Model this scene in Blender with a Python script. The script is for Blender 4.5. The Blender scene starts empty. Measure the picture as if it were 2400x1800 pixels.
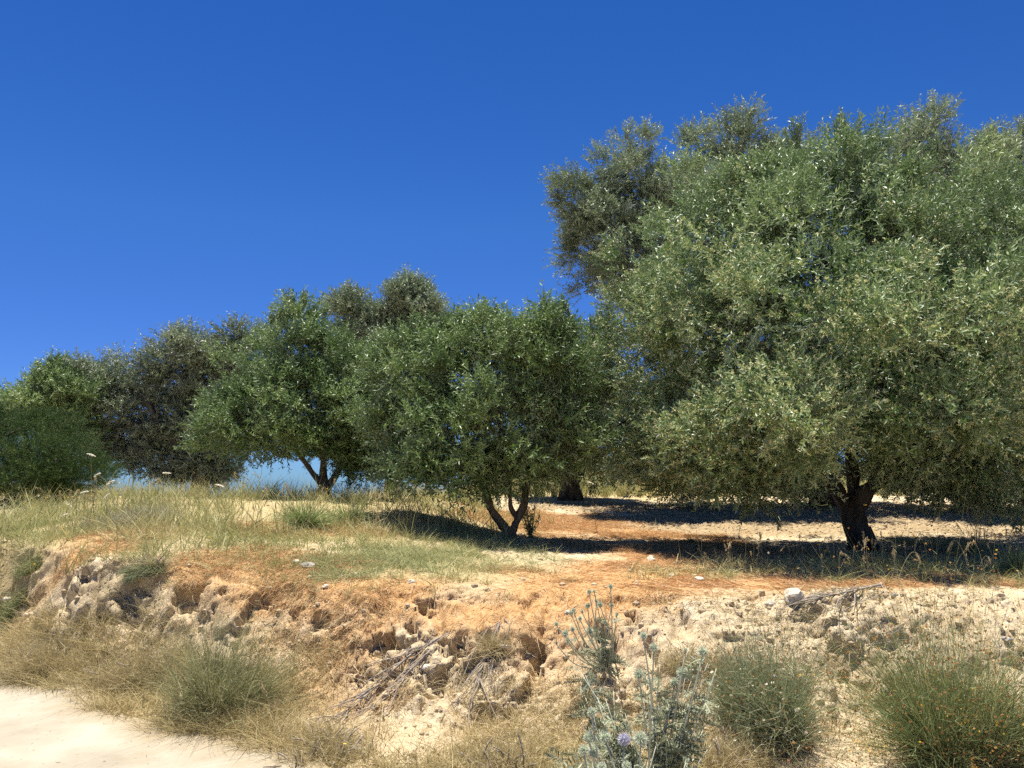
import bpy, math, random
import numpy as np
from mathutils import Vector
from mathutils.bvhtree import BVHTree

# ------------------------------------------------------------------ camera, world, sun, exposure
scn = bpy.context.scene
COL = scn.collection
F, CX, CY, HOR = 1884.0, 1200.0, 900.0, 1120.0     # focal length / centre / horizon row, in pixels of the 2400x1800 photo
EYE = 1.65
TH = math.atan((HOR - CY) / F)
cam = bpy.data.cameras.new('camera')
cam.sensor_width = 36.0
cam.lens = F / 2400.0 * 36.0
cam.clip_start = 0.05
cam.clip_end = 6000
camo = bpy.data.objects.new('camera', cam)
COL.objects.link(camo)
camo.location = (0, 0, EYE)
camo.rotation_euler = (math.pi / 2 + TH, 0, 0)
scn.camera = camo

SUN = Vector((-0.08, 0.15, 0.97)).normalized()
w = bpy.data.worlds.new('World')
scn.world = w
w.use_nodes = True
nt = w.node_tree
bg = nt.nodes['Background']
sky = nt.nodes.new('ShaderNodeTexSky')
sky.sky_type = 'NISHITA'
sky.sun_disc = False
sky.sun_elevation = math.asin(SUN.z)
sky.sun_rotation = math.atan2(SUN.x, SUN.y)
sky.altitude = 1500
sky.air_density = 1.0
sky.dust_density = 0.0
sky.ozone_density = 6.0
hs = nt.nodes.new('ShaderNodeHueSaturation')
hs.inputs['Saturation'].default_value = 1.27
hs.inputs['Hue'].default_value = 0.514
hs.inputs['Value'].default_value = 1.14
nt.links.new(sky.outputs[0], hs.inputs['Color'])
tcw = nt.nodes.new('ShaderNodeTexCoord'); sx = nt.nodes.new('ShaderNodeSeparateXYZ')
nt.links.new(tcw.outputs['Generated'], sx.inputs[0])
mrw = nt.nodes.new('ShaderNodeMapRange'); mrw.inputs['From Min'].default_value = -.02; mrw.inputs['From Max'].default_value = .30
nt.links.new(sx.outputs['Z'], mrw.inputs['Value'])
crw = nt.nodes.new('ShaderNodeValToRGB')            # a clearer, bluer horizon than the sky model's
crw.color_ramp.elements[0].color = (.24, .47, .93, 1); crw.color_ramp.elements[1].color = (1, 1, 1, 1)
nt.links.new(mrw.outputs[0], crw.inputs[0])
mxw = nt.nodes.new('ShaderNodeMix'); mxw.data_type = 'RGBA'; mxw.blend_type = 'MULTIPLY'; mxw.inputs[0].default_value = 1
nt.links.new(hs.outputs[0], mxw.inputs[6]); nt.links.new(crw.outputs[0], mxw.inputs[7])
nt.links.new(mxw.outputs[2], bg.inputs[0])
bg.inputs[1].default_value = 0.056
sl = bpy.data.lights.new('sun', 'SUN')
sl.energy = 5.0
sl.angle = math.radians(0.53)
sl.color = (1.0, 0.95, 0.86)
so = bpy.data.objects.new('sun', sl)
COL.objects.link(so)
so.rotation_euler = SUN.to_track_quat('Z', 'Y').to_euler()
so.location = (0, 0, 30)
scn.view_settings.view_transform = 'Standard'
scn.view_settings.look = 'None'
scn.view_settings.gamma = 1.0
scn.view_settings.exposure = 1.0
scn.render.engine = 'CYCLES'
scn.cycles.max_bounces = 6
scn.cycles.diffuse_bounces = 2
scn.cycles.glossy_bounces = 2
scn.cycles.transmission_bounces = 3
scn.cycles.use_denoising = False

rng = np.random.default_rng(7)
random.seed(7)

# ------------------------------------------------------------------ numeric helpers
def _h(ix, iy, iz):
    n = (ix.astype(np.int64) * 374761393 + iy.astype(np.int64) * 668265263 + iz.astype(np.int64) * 2147483647) & 0xffffffff
    n = ((n ^ (n >> 13)) * 1274126177) & 0xffffffff
    n = ((n ^ (n >> 16)) * 2246822519) & 0xffffffff
    return ((n ^ (n >> 15)) & 0xffffff) / float(0xffffff)

def vnoise(p):                                      # smooth value noise in -1..1, p (N,3)
    i = np.floor(p).astype(np.int64)
    f = p - i
    f = f * f * f * (f * (f * 6 - 15) + 10)
    r = 0
    for dx in (0, 1):
        wx = f[:, 0] if dx else 1 - f[:, 0]
        for dy in (0, 1):
            wy = f[:, 1] if dy else 1 - f[:, 1]
            for dz in (0, 1):
                wz = f[:, 2] if dz else 1 - f[:, 2]
                r = r + wx * wy * wz * _h(i[:, 0] + dx, i[:, 1] + dy, i[:, 2] + dz)
    return r * 2 - 1

def fbm(p, oct=4, gain=0.5):
    a, s, t = 1.0, 0, 0
    for k in range(oct):
        s = s + a * vnoise(p * (2.03 ** k) + 17.3 * k)
        t += a
        a *= gain
    return s / t

def cells(p):                                       # distance to nearest / second nearest feature point
    i = np.floor(p).astype(np.int64)
    d1 = np.full(len(p), 9.0); d2 = np.full(len(p), 9.0)
    for dx in (-1, 0, 1):
        for dy in (-1, 0, 1):
            for dz in (-1, 0, 1):
                c = i + np.array([dx, dy, dz])
                q = c + np.stack([_h(c[:, 0], c[:, 1], c[:, 2]), _h(c[:, 0] + 91, c[:, 1], c[:, 2] + 7),
                                  _h(c[:, 0], c[:, 1] + 53, c[:, 2] + 31)], 1)
                d = np.linalg.norm(p - q, axis=1)
                m = d < d1
                d2 = np.where(m, d1, np.minimum(d2, d)); d1 = np.where(m, d, d1)
    return d1, d2

def unit(v):
    return v / np.maximum(np.linalg.norm(v, axis=-1, keepdims=True), 1e-9)

def smooth(e0, e1, x):
    t = np.clip((x - e0) / (e1 - e0), 0, 1)
    return t * t * (3 - 2 * t)

def P(u, v, d):                                     # the point at forward distance d seen at photo pixel (u, v)
    up = (CY - v) / F
    y = math.cos(TH) - up * math.sin(TH)
    z = math.sin(TH) + up * math.cos(TH)
    return np.array([(u - CX) / F / y * d, d, EYE + z / y * d])

# ------------------------------------------------------------------ terrain profile: columns across x, knots along y
CX_ = np.array([-60, -14, -7, -4.2, -1.6, 0.5, 3.0, 8.0, 60.0])
KY = np.array([  # foot  lip   mid   crest back  far  vfar
    [40, 42, 46, 50, 60, 90, 400],
    [12.5, 14.0, 16, 19, 26, 60, 400],
    [8.6, 9.9, 11.2, 13.6, 19, 60, 400],
    [6.6, 7.9, 9.3, 12.0, 18, 60, 400],
    [4.6, 6.8, 9.0, 13.0, 18, 30, 400],
    [3.3, 6.35, 9.5, 14.0, 18.5, 25, 400],
    [3.1, 6.05, 9.5, 14.0, 18.0, 24, 400],
    [2.9, 6.1, 10, 14.0, 18.0, 24, 400],
    [2.0, 6.0, 10, 14.0, 18.0, 24, 400]], float)
KZ = np.array([
    [0, .9, 1.1, 1.2, .8, -5, -90],
    [0, 1.0, 1.25, 1.4, .9, -5, -90],
    [0, .95, 1.12, 1.34, .85, -5, -90],
    [0, .95, 1.14, 1.36, .8, -5, -90],
    [0, .77, 1.0, 1.30, 1.15, .6, -90],
    [0, .76, .80, .97, 1.2, 1.6, -70],
    [0, .80, .76, .88, 1.14, 1.62, -70],
    [0, .84, .80, .90, 1.15, 1.65, -70],
    [0, .84, .80, .90, 1.15, 1.65, -70]], float)

def slopes(x, y):                                   # monotone slopes along the last axis
    h = np.diff(x, axis=-1); d = np.diff(y, axis=-1) / h
    m = np.zeros_like(y)
    a, b = d[..., :-1], d[..., 1:]
    same = a * b > 0
    m[..., 1:-1] = np.where(same, 2 * a * b / np.where(same, a + b, 1), 0)
    m[..., 0] = d[..., 0]; m[..., -1] = d[..., -1]
    return m

def herm(x, y, m, q):                               # x (n,K), y (n,K), q (n,)
    K = x.shape[-1]
    k = np.clip((q[:, None] >= x).sum(1) - 1, 0, K - 2)
    r = np.arange(len(q))
    x0, x1, y0, y1, m0, m1 = x[r, k], x[r, k + 1], y[r, k], y[r, k + 1], m[r, k], m[r, k + 1]
    h = x1 - x0; t = np.clip((q - x0) / h, 0, 1)
    return ((2*t**3 - 3*t**2 + 1) * y0 + (t**3 - 2*t**2 + t) * h * m0 + (-2*t**3 + 3*t**2) * y1 + (t**3 - t**2) * h * m1)

def knots(x):
    x = np.clip(x, -59.9, 59.9)
    n = len(x); ky = np.empty((n, 7)); kz = np.empty((n, 7))
    xs = np.broadcast_to(CX_, (n, len(CX_)))
    for k in range(7):
        c = KY[:, k]; ky[:, k] = herm(xs, np.broadcast_to(c, xs.shape), np.broadcast_to(slopes(CX_, c), xs.shape), x)
        c = KZ[:, k]; kz[:, k] = herm(xs, np.broadcast_to(c, xs.shape), np.broadcast_to(slopes(CX_, c), xs.shape), x)
    q = np.stack([x, 0 * x, 0 * x], 1)
    ky[:, 0] += .14 * vnoise(q * .9 + 3.1) + .06 * vnoise(q * 2.7)
    ky[:, 1] += .22 * vnoise(q * .8 + 9.7) + .14 * vnoise(q * 2.1 + 4) + .07 * vnoise(q * 5.1)
    ty = ky[:, 0] + .58 * (ky[:, 1] - ky[:, 0]) + .22 * vnoise(q * 1.6 + 21); tz = .13 * kz[:, 1]
    ky = np.insert(ky, 1, ty, axis=1); kz = np.insert(kz, 1, tz, axis=1)
    return ky, kz                                   # foot, toe, lip, mid, crest, back, far, vfar

def terrain(x, y, full=False):
    ky, kz = knots(x)
    m = slopes(ky, kz)
    m[:, 0] = (kz[:, 1] - kz[:, 0]) / (ky[:, 1] - ky[:, 0]) * .6
    z = herm(ky, kz, m, y)
    z = np.where(y < ky[:, 0], 0, z)
    s = (y - ky[:, 0]) / (ky[:, 2] - ky[:, 0])
    if full:
        return z, s
    return z

def T1(x, y):
    return float(terrain(np.array([float(x)]), np.array([float(y)]))[0])

def hit0(u, v):                                     # first meeting of a sight line with the smooth terrain
    d = np.concatenate([np.arange(2.0, 30, .02), np.arange(30, 90, .5)])
    a = P(u, v, 1.0)
    x = a[0] * d; z = EYE + (a[2] - EYE) * d
    t = terrain(x, d)
    k = np.argmax(z <= t) if (z <= t).any() else len(d) - 1
    return np.array([x[k], d[k], t[k]])

def blob(u, v, ru, rv):                             # ground ellipse: centre, half axes
    c = hit0(u, v)
    a, b = hit0(u, v - rv), hit0(u, v + rv)
    return (c[0], c[1], ru * c[1] / F, max(.08, min(3.0, abs(a[1] - b[1]) / 2)))

def mask(blobs, x, y, soft=.45, wob=.35, seed=0.0):
    q = np.stack([x * 1.7 + seed, y * 1.7, 0 * x], 1)
    n = fbm(q, 4) * wob * 2
    r = np.zeros(len(x))
    for (cx, cy, ax, ay) in blobs:
        d = np.sqrt(((x - cx) / ax) ** 2 + ((y - cy) / ay) ** 2) + n
        r = np.maximum(r, 1 - smooth(1 - soft, 1 + soft, d))
    return r

# ------------------------------------------------------------------ mesh and object helpers
class MB:
    def __init__(s):
        s.v, s.f, s.a, s.n = [], [], [], 0
    def add(s, verts, faces, tint=0.5):             # faces: (M,k) array of indices into verts, or a list of such arrays
        verts = np.asarray(verts, float).reshape(-1, 3)
        if not isinstance(faces, list):
            faces = [faces]
        for f in faces:
            s.f.append(np.asarray(f, np.int64) + s.n)
        s.v.append(verts)
        t = np.asarray(tint, float)
        s.a.append(np.full(len(verts), float(t)) if t.ndim == 0 else t.reshape(-1))
        s.n += len(verts)
    def build(s, name, mat, parent=None, smooth_=False, origin=None, attrs=None):
        V = np.concatenate(s.v); A = np.concatenate(s.a)
        if origin is not None:
            V = V - np.asarray(origin, float)
        me = bpy.data.meshes.new(name)
        me.vertices.add(len(V)); me.vertices.foreach_set('co', V.astype(np.float32).ravel())
        tot = np.concatenate([np.full(len(f), f.shape[1]) for f in s.f])
        idx = np.concatenate([f.ravel() for f in s.f])
        me.loops.add(len(idx)); me.loops.foreach_set('vertex_index', idx.astype(np.int32))
        me.polygons.add(len(tot))
        me.polygons.foreach_set('loop_start', np.concatenate([[0], np.cumsum(tot)[:-1]]).astype(np.int32))
        if smooth_:
            me.polygons.foreach_set('use_smooth', np.ones(len(tot), bool))
        else:
            me.polygons.foreach_set('use_smooth', np.zeros(len(tot), bool))
        me.update(calc_edges=True)
        at = me.attributes.new('tint', 'FLOAT', 'POINT'); at.data.foreach_set('value', A.astype(np.float32))
        for k, val in (attrs or {}).items():
            at = me.attributes.new(k, 'FLOAT', 'POINT'); at.data.foreach_set('value', val.astype(np.float32))
        me.materials.append(mat)
        o = bpy.data.objects.new(name, me)
        COL.objects.link(o)
        if parent is not None:
            o.parent = parent
        elif origin is not None:
            o.location = origin
        return o

def tag(o, label, cat, group=None, kind=None):
    o['label'] = label; o['category'] = cat
    if group: o['group'] = group
    if kind: o['kind'] = kind
    return o

def thing(name, label, cat, loc, group=None, rotz=0):
    o = bpy.data.objects.new(name, None)
    o.empty_display_size = .2
    COL.objects.link(o)
    o.location = loc; o.rotation_euler = (0, 0, rotz)
    return tag(o, label, cat, group)

def copy_tree(o, parent=None):
    c = o.copy(); COL.objects.link(c)
    if parent is not None: c.parent = parent
    for ch in list(o.children): copy_tree(ch, c)
    return c

def tube(mb, pts, rad, seg=8, gnarl=0.0, tint=.5, sub=4, freq=5.0):
    pts = np.asarray(pts, float); rad = np.asarray(rad, float)
    n = len(pts)
    if n > 2 and sub > 1:                           # Catmull-Rom
        e = np.vstack([2 * pts[0] - pts[1], pts, 2 * pts[-1] - pts[-2]])
        out, ro = [], []
        for i in range(n - 1):
            p0, p1, p2, p3 = e[i], e[i + 1], e[i + 2], e[i + 3]
            for k in range(sub):
                t = k / sub
                out.append(.5 * (2*p1 + (p2 - p0)*t + (2*p0 - 5*p1 + 4*p2 - p3)*t*t + (3*p1 - p0 - 3*p2 + p3)*t**3))
                ro.append(rad[i] * (1 - t) + rad[i + 1] * t)
        out.append(pts[-1]); ro.append(rad[-1])
        pts, rad = np.array(out), np.array(ro)
        n = len(pts)
    tan = unit(np.gradient(pts, axis=0))
    ref = np.array([1.0, 0, 0]) if abs(tan[0][0]) < .8 else np.array([0, 1.0, 0])
    rings = []
    ang = np.arange(seg) * 2 * math.pi / seg
    for i in range(n):
        a = ref - tan[i] * ref.dot(tan[i]); a /= np.linalg.norm(a) + 1e-9
        b = np.cross(tan[i], a); ref = a
        rings.append(pts[i] + rad[i] * (np.cos(ang)[:, None] * a + np.sin(ang)[:, None] * b))
    V = np.concatenate(rings)
    if gnarl:
        c = np.repeat(pts, seg, axis=0)
        k = fbm(V * np.array([freq, freq, freq * .45]), 3)
        V = c + (V - c) * (1 + gnarl * k)[:, None]
    i = np.arange(n - 1)[:, None] * seg; j = np.arange(seg)[None, :]; j2 = (j + 1) % seg
    f = np.stack([i + j, i + j2, i + seg + j2, i + seg + j], -1).reshape(-1, 4)
    tip = np.array([[(n - 1) * seg + k for k in range(seg)]])
    mb.add(V, [f, tip], tint)

def strips(mb, root, dirs, length, width, bend, nseg=3, tint=None, taper=1.0, side=None):
    """thin curved blades: root (N,3), dirs (N,3), bend (N,3) added times t^2"""
    N = len(root)
    length = np.broadcast_to(length, (N,)); width = np.broadcast_to(width, (N,))
    if tint is None: tint = rng.random(N)
    if side is None:
        side = unit(np.cross(dirs, rng.normal(size=(N, 3))))
    t = np.linspace(0, 1, nseg + 1)
    c = root[:, None] + dirs[:, None] * (length[:, None] * t)[..., None] + bend[:, None] * (length[:, None] * t ** 2)[..., None]
    wd = width[:, None] * (1 - taper * t ** 2)[None, :]
    L = c[:, :-1] + side[:, None] * wd[:, :-1, None] * .5
    R = c[:, :-1] - side[:, None] * wd[:, :-1, None] * .5
    V = np.concatenate([np.stack([L, R], 2).reshape(N, nseg * 2, 3), c[:, -1:]], 1)
    M = nseg * 2 + 1
    off = np.arange(N)[:, None] * M
    fs = []
    for k in range(nseg - 1):
        fs.append(off + np.array([2*k, 2*k + 1, 2*k + 3, 2*k + 2]))
    tri = off + np.array([2*(nseg - 1), 2*(nseg - 1) + 1, 2*nseg])
    mb.add(V.reshape(-1, 3), ([np.concatenate(fs)] if fs else []) + [tri], np.repeat(tint, M))

def quads_leaf(mb, base, d, nrm, L, W, tint, fold=.25):
    """pointed leaves: base (N,3), direction d, upper-face normal nrm"""
    s = np.cross(d, nrm)
    N = len(base)
    L = np.broadcast_to(L, (N,))[:, None]; W = np.broadcast_to(W, (N,))[:, None]
    mid = base + d * L * .45
    V = np.stack([base, mid + s * W * .5 + nrm * W * fold, base + d * L, mid - s * W * .5 + nrm * W * fold], 1)
    mb.add(V.reshape(-1, 3), np.arange(N * 4).reshape(N, 4), np.repeat(tint, 4))

# ------------------------------------------------------------------ materials
def mat(name):
    m = bpy.data.materials.new(name); m.use_nodes = True
    n = m.node_tree.nodes; l = m.node_tree.links
    return m, n, l, n['Principled BSDF'], n['Material Output']

def ramp(n, stops):
    r = n.new('ShaderNodeValToRGB')
    e = r.color_ramp.elements
    while len(e) < len(stops): e.new(.5)
    for k, (p, c) in enumerate(stops):
        e[k].position = p; e[k].color = (*c, 1)
    return r

def leaf_mat(name, stops, back, rough=.5, trans=.12, spec=.4, tcol=None):
    m, n, l, b, out = mat(name)
    a = n.new('ShaderNodeAttribute'); a.attribute_name = 'tint'
    r = ramp(n, stops); l.new(a.outputs['Fac'], r.inputs[0])
    g = n.new('ShaderNodeNewGeometry')
    mx = n.new('ShaderNodeMix'); mx.data_type = 'RGBA'
    l.new(g.outputs['Backfacing'], mx.inputs[0]); l.new(r.outputs[0], mx.inputs[6]); mx.inputs[7].default_value = (*back, 1)
    if back is None: pass
    l.new(mx.outputs[2], b.inputs['Base Color'])
    b.inputs['Roughness'].default_value = rough
    b.inputs['Specular IOR Level'].default_value = spec
    t = n.new('ShaderNodeBsdfTranslucent')
    tm = n.new('ShaderNodeMix'); tm.data_type = 'RGBA'; tm.blend_type = 'MULTIPLY'; tm.inputs[0].default_value = 1
    l.new(r.outputs[0], tm.inputs[6]); tm.inputs[7].default_value = (*(tcol or (1.1, 1.4, .7)), 1)
    l.new(tm.outputs[2], t.inputs[0])
    ms = n.new('ShaderNodeMixShader'); ms.inputs[0].default_value = trans
    l.new(b.outputs[0], ms.inputs[1]); l.new(t.outputs[0], ms.inputs[2]); l.new(ms.outputs[0], out.inputs[0])
    return m

def blade_mat(name, stops, rough=.6, trans=.25):
    m, n, l, b, out = mat(name)
    a = n.new('ShaderNodeAttribute'); a.attribute_name = 'tint'
    r = ramp(n, stops); l.new(a.outputs['Fac'], r.inputs[0]); l.new(r.outputs[0], b.inputs['Base Color'])
    b.inputs['Roughness'].default_value = rough
    b.inputs['Specular IOR Level'].default_value = .3
    t = n.new('ShaderNodeBsdfTranslucent'); l.new(r.outputs[0], t.inputs[0])
    ms = n.new('ShaderNodeMixShader'); ms.inputs[0].default_value = trans
    l.new(b.outputs[0], ms.inputs[1]); l.new(t.outputs[0], ms.inputs[2]); l.new(ms.outputs[0], out.inputs[0])
    return m

def plain_mat(name, c1, c2, scale=12, rough=.85, bump=.0, bscale=60, stretch=None):
    m, n, l, b, out = mat(name)
    tc = n.new('ShaderNodeTexCoord')
    src = tc.outputs['Object']
    if stretch:
        mp = n.new('ShaderNodeMapping'); mp.inputs['Scale'].default_value = stretch
        l.new(src, mp.inputs[0]); src = mp.outputs[0]
    t = n.new('ShaderNodeTexNoise'); t.inputs['Scale'].default_value = scale; t.inputs['Detail'].default_value = 6
    l.new(src, t.inputs['Vector'])
    r = ramp(n, [(.35, c1), (.65, c2)]); l.new(t.outputs[0], r.inputs[0]); l.new(r.outputs[0], b.inputs['Base Color'])
    b.inputs['Roughness'].default_value = rough
    b.inputs['Specular IOR Level'].default_value = .25
    if bump:
        t2 = n.new('ShaderNodeTexNoise'); t2.inputs['Scale'].default_value = bscale; t2.inputs['Detail'].default_value = 5
        l.new(src, t2.inputs['Vector'])
        bp = n.new('ShaderNodeBump'); bp.inputs['Strength'].default_value = bump; bp.inputs['Distance'].default_value = .02
        l.new(t2.outputs[0], bp.inputs['Height']); l.new(bp.outputs[0], b.inputs['Normal'])
    return m

M = {}
M['leaf_a'] = leaf_mat('olive_leaf_flowering', [(0, (.045, .085, .024)), (.35, (.118, .192, .065)), (1, (.46, .53, .28))], (.24, .30, .20), rough=.46)
M['leaf_green'] = leaf_mat('olive_leaf_green', [(0, (.042, .08, .024)), (.35, (.108, .182, .052)), (1, (.37, .45, .19))], (.22, .275, .17), rough=.46)
M['leaf_grey'] = leaf_mat('olive_leaf_grey', [(0, (.06, .08, .045)), (.35, (.165, .21, .13)), (1, (.44, .48, .33))], (.27, .32, .24))
M['leaf_drab'] = leaf_mat('olive_leaf_drab', [(0, (.07, .095, .055)), (.4, (.155, .195, .12)), (1, (.38, .42, .29))], (.25, .27, .215))
M['leaf_dark'] = leaf_mat('feathery_leaf', [(0, (.022, .05, .012)), (.5, (.05, .09, .022)), (1, (.13, .17, .045))], (.06, .10, .04), trans=.12, spec=.15, rough=.6)
M['blossom'] = blade_mat('olive_blossom', [(0, (.52, .50, .22)), (1, (.74, .70, .40))], .7, .3)
M['bark'] = plain_mat('olive_bark', (.04, .034, .027), (.11, .095, .075), 9, .95, .8, 40, (1, 1, .3))
M['bark_young'] = plain_mat('young_olive_bark', (.09, .065, .042), (.20, .15, .10), 14, .95, .6, 60, (1, 1, .3))

def ground_mat():
    m, n, l, b, out = mat('dry_earth')
    tc = n.new('ShaderNodeTexCoord')
    def at(k):
        a = n.new('ShaderNodeAttribute'); a.attribute_name = k; return a.outputs['Fac']
    def noise(sc, det=6, rough=.55, src=None):
        t = n.new('ShaderNodeTexNoise'); t.inputs['Scale'].default_value = sc; t.inputs['Detail'].default_value = det
        t.inputs['Roughness'].default_value = rough
        l.new(src or tc.outputs['Object'], t.inputs['Vector']); return t.outputs[0]
    def mix(fac, a, bb):
        x = n.new('ShaderNodeMix'); x.data_type = 'RGBA'
        l.new(fac, x.inputs[0])
        for s, i in ((a, 6), (bb, 7)):
            if isinstance(s, tuple): x.inputs[i].default_value = (*s, 1)
            else: l.new(s, x.inputs[i])
        return x.outputs[2]
    n1 = noise(3.2, 8, .65)
    r1 = ramp(n, [(.30, (.48, .37, .22)), (.5, (.60, .48, .31)), (.7, (.69, .575, .40))]); l.new(n1, r1.inputs[0])
    n2 = noise(38, 4, .6)
    r2 = ramp(n, [(.30, (.70, .67, .64)), (.5, (1, 1, 1))]); l.new(n2, r2.inputs[0])
    mm = n.new('ShaderNodeMix'); mm.data_type = 'RGBA'; mm.blend_type = 'MULTIPLY'; mm.inputs[0].default_value = .8
    l.new(r1.outputs[0], mm.inputs[6]); l.new(r2.outputs[0], mm.inputs[7])
    soil = mm.outputs[2]
    mp = n.new('ShaderNodeMapping'); mp.inputs['Scale'].default_value = (1, .35, .35); mp.inputs['Rotation'].default_value = (0, 0, .5)
    l.new(tc.outputs['Object'], mp.inputs[0])
    n3 = noise(30, 6, .7, mp.outputs[0])
    r3 = ramp(n, [(.3, (.37, .20, .08)), (.5, (.52, .305, .13)), (.72, (.60, .42, .23))]); l.new(n3, r3.inputs[0])
    c = mix(at('orange'), soil, r3.outputs[0])
    n4 = noise(14, 6, .7)
    r4 = ramp(n, [(.3, (.27, .22, .09)), (.55, (.44, .35, .17)), (.75, (.54, .43, .24))]); l.new(n4, r4.inputs[0])
    c = mix(at('sward'), c, r4.outputs[0])
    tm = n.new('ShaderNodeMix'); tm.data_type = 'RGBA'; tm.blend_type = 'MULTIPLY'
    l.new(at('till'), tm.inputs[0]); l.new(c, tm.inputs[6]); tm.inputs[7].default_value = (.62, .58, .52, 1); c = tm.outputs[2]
    l.new(c, b.inputs['Base Color'])
    b.inputs['Roughness'].default_value = .95
    b.inputs['Specular IOR Level'].default_value = .1
    bp = n.new('ShaderNodeBump'); bp.inputs['Strength'].default_value = .75; bp.inputs['Distance'].default_value = .025
    n5 = noise(55, 8, .7)
    l.new(n5, bp.inputs['Height']); l.new(bp.outputs[0], b.inputs['Normal'])
    return m
M['ground'] = ground_mat()

def road_mat():
    m, n, l, b, out = mat('pale_dirt_road')
    tc = n.new('ShaderNodeTexCoord')
    t = n.new('ShaderNodeTexNoise'); t.inputs['Scale'].default_value = 1.6; t.inputs['Detail'].default_value = 9; t.inputs['Roughness'].default_value = .62
    l.new(tc.outputs['Object'], t.inputs['Vector'])
    r = ramp(n, [(.3, (.26, .225, .165)), (.5, (.345, .305, .23)), (.68, (.40, .36, .28))]); l.new(t.outputs[0], r.inputs[0])
    t2 = n.new('ShaderNodeTexNoise'); t2.inputs['Scale'].default_value = 26; t2.inputs['Detail'].default_value = 6
    l.new(tc.outputs['Object'], t2.inputs['Vector'])
    r2 = ramp(n, [(.26, (.50, .50, .50)), (.36, (1, 1, 1))]); l.new(t2.outputs[0], r2.inputs[0])
    mm = n.new('ShaderNodeMix'); mm.data_type = 'RGBA'; mm.blend_type = 'MULTIPLY'; mm.inputs[0].default_value = 1
    l.new(r.outputs[0], mm.inputs[6]); l.new(r2.outputs[0], mm.inputs[7])
    a = n.new('ShaderNodeAttribute'); a.attribute_name = 'rim'
    ad = n.new('ShaderNodeMath'); ad.operation = 'MULTIPLY_ADD'; l.new(t.outputs[0], ad.inputs[0]); ad.inputs[1].default_value = 1.2; l.new(a.outputs['Fac'], ad.inputs[2])
    mr = n.new('ShaderNodeMapRange'); mr.inputs['From Min'].default_value = .5; mr.inputs['From Max'].default_value = 1.15; l.new(ad.outputs[0], mr.inputs['Value'])
    m2 = n.new('ShaderNodeMix'); m2.data_type = 'RGBA'; l.new(mr.outputs[0], m2.inputs[0]); m2.inputs[6].default_value = (.32, .25, .15, 1); l.new(mm.outputs[2], m2.inputs[7])
    l.new(m2.outputs[2], b.inputs['Base Color'])
    b.inputs['Roughness'].default_value = .95; b.inputs['Specular IOR Level'].default_value = .1
    bp = n.new('ShaderNodeBump'); bp.inputs['Strength'].default_value = .5; bp.inputs['Distance'].default_value = .02
    t3 = n.new('ShaderNodeTexNoise'); t3.inputs['Scale'].default_value = 30; t3.inputs['Detail'].default_value = 8
    l.new(tc.outputs['Object'], t3.inputs['Vector']); l.new(t3.outputs[0], bp.inputs['Height']); l.new(bp.outputs[0], b.inputs['Normal'])
    return m
M['road'] = road_mat()
M['stone'] = plain_mat('pale_limestone', (.42, .36, .26), (.64, .57, .45), 9, .9, .7, 30)
M['stone_grey'] = plain_mat('grey_stone', (.26, .24, .21), (.44, .41, .37), 9, .9, .7, 30)
M['clod'] = plain_mat('soil_clod', (.36, .28, .17), (.50, .40, .26), 7, .95, .8, 40)
M['tall_grass'] = blade_mat('tall_grass', [(0, (.14, .19, .055)), (.3, (.28, .30, .11)), (.6, (.43, .41, .18)), (1, (.60, .51, .28))])
M['green_grass'] = blade_mat('fresh_grass', [(0, (.12, .19, .06)), (.6, (.24, .31, .11)), (1, (.45, .44, .20))])
M['turf'] = blade_mat('short_turf', [(0, (.17, .22, .10)), (.6, (.30, .35, .17)), (1, (.52, .44, .24))])
M['straw'] = blade_mat('orange_straw', [(0, (.40, .20, .075)), (.5, (.59, .345, .145)), (1, (.68, .50, .28))], .6, .15)
M['dry_grass'] = blade_mat('dry_grass', [(0, (.22, .21, .08)), (.35, (.40, .33, .15)), (.75, (.56, .43, .22)), (1, (.66, .55, .33))])
M['thistle'] = blade_mat('thistle_leaf', [(0, (.085, .11, .05)), (.6, (.20, .225, .125)), (1, (.46, .47, .33))], .6, .15)
M['thistle_stem'] = plain_mat('thistle_stem', (.36, .38, .26), (.54, .55, .41), 20, .8)
M['thistle_head'] = blade_mat('thistle_head', [(0, (.16, .22, .12)), (.5, (.44, .50, .33)), (1, (.82, .84, .66))], .6, .1)
M['thistle_violet'] = blade_mat('thistle_head_violet', [(0, (.25, .30, .26)), (.5, (.46, .46, .56)), (1, (.68, .64, .78))], .6, .1)
M['shrub_silver'] = blade_mat('silver_shrub', [(0, (.11, .14, .06)), (.5, (.235, .265, .135)), (1, (.42, .43, .27))])
M['shrub_green'] = blade_mat('green_shrub', [(0, (.11, .14, .05)), (.5, (.22, .26, .10)), (1, (.38, .38, .18))])
M['shrub_dry'] = blade_mat('dry_shrub', [(0, (.22, .18, .08)), (.5, (.40, .33, .16)), (1, (.58, .47, .27))])
M['shrub_olive'] = blade_mat('olive_shrub', [(0, (.10, .115, .045)), (.5, (.23, .235, .10)), (1, (.42, .40, .21))])
M['shrub_grey'] = blade_mat('grey_shrub', [(0, (.20, .21, .15)), (1, (.42, .42, .33))])
M['cream'] = blade_mat('cream_flower', [(0, (.62, .52, .34)), (1, (.80, .74, .58))], .8, .2)
M['rust'] = blade_mat('rust_flower', [(0, (.32, .13, .05)), (.6, (.46, .24, .09)), (1, (.62, .42, .12))], .8, .2)
M['yellow'] = blade_mat('yellow_flower', [(0, (.72, .42, .03)), (1, (.85, .60, .06))], .8, .2)
M['white'] = blade_mat('white_umbel', [(0, (.66, .64, .52)), (1, (.82, .80, .70))], .8, .3)
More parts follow.
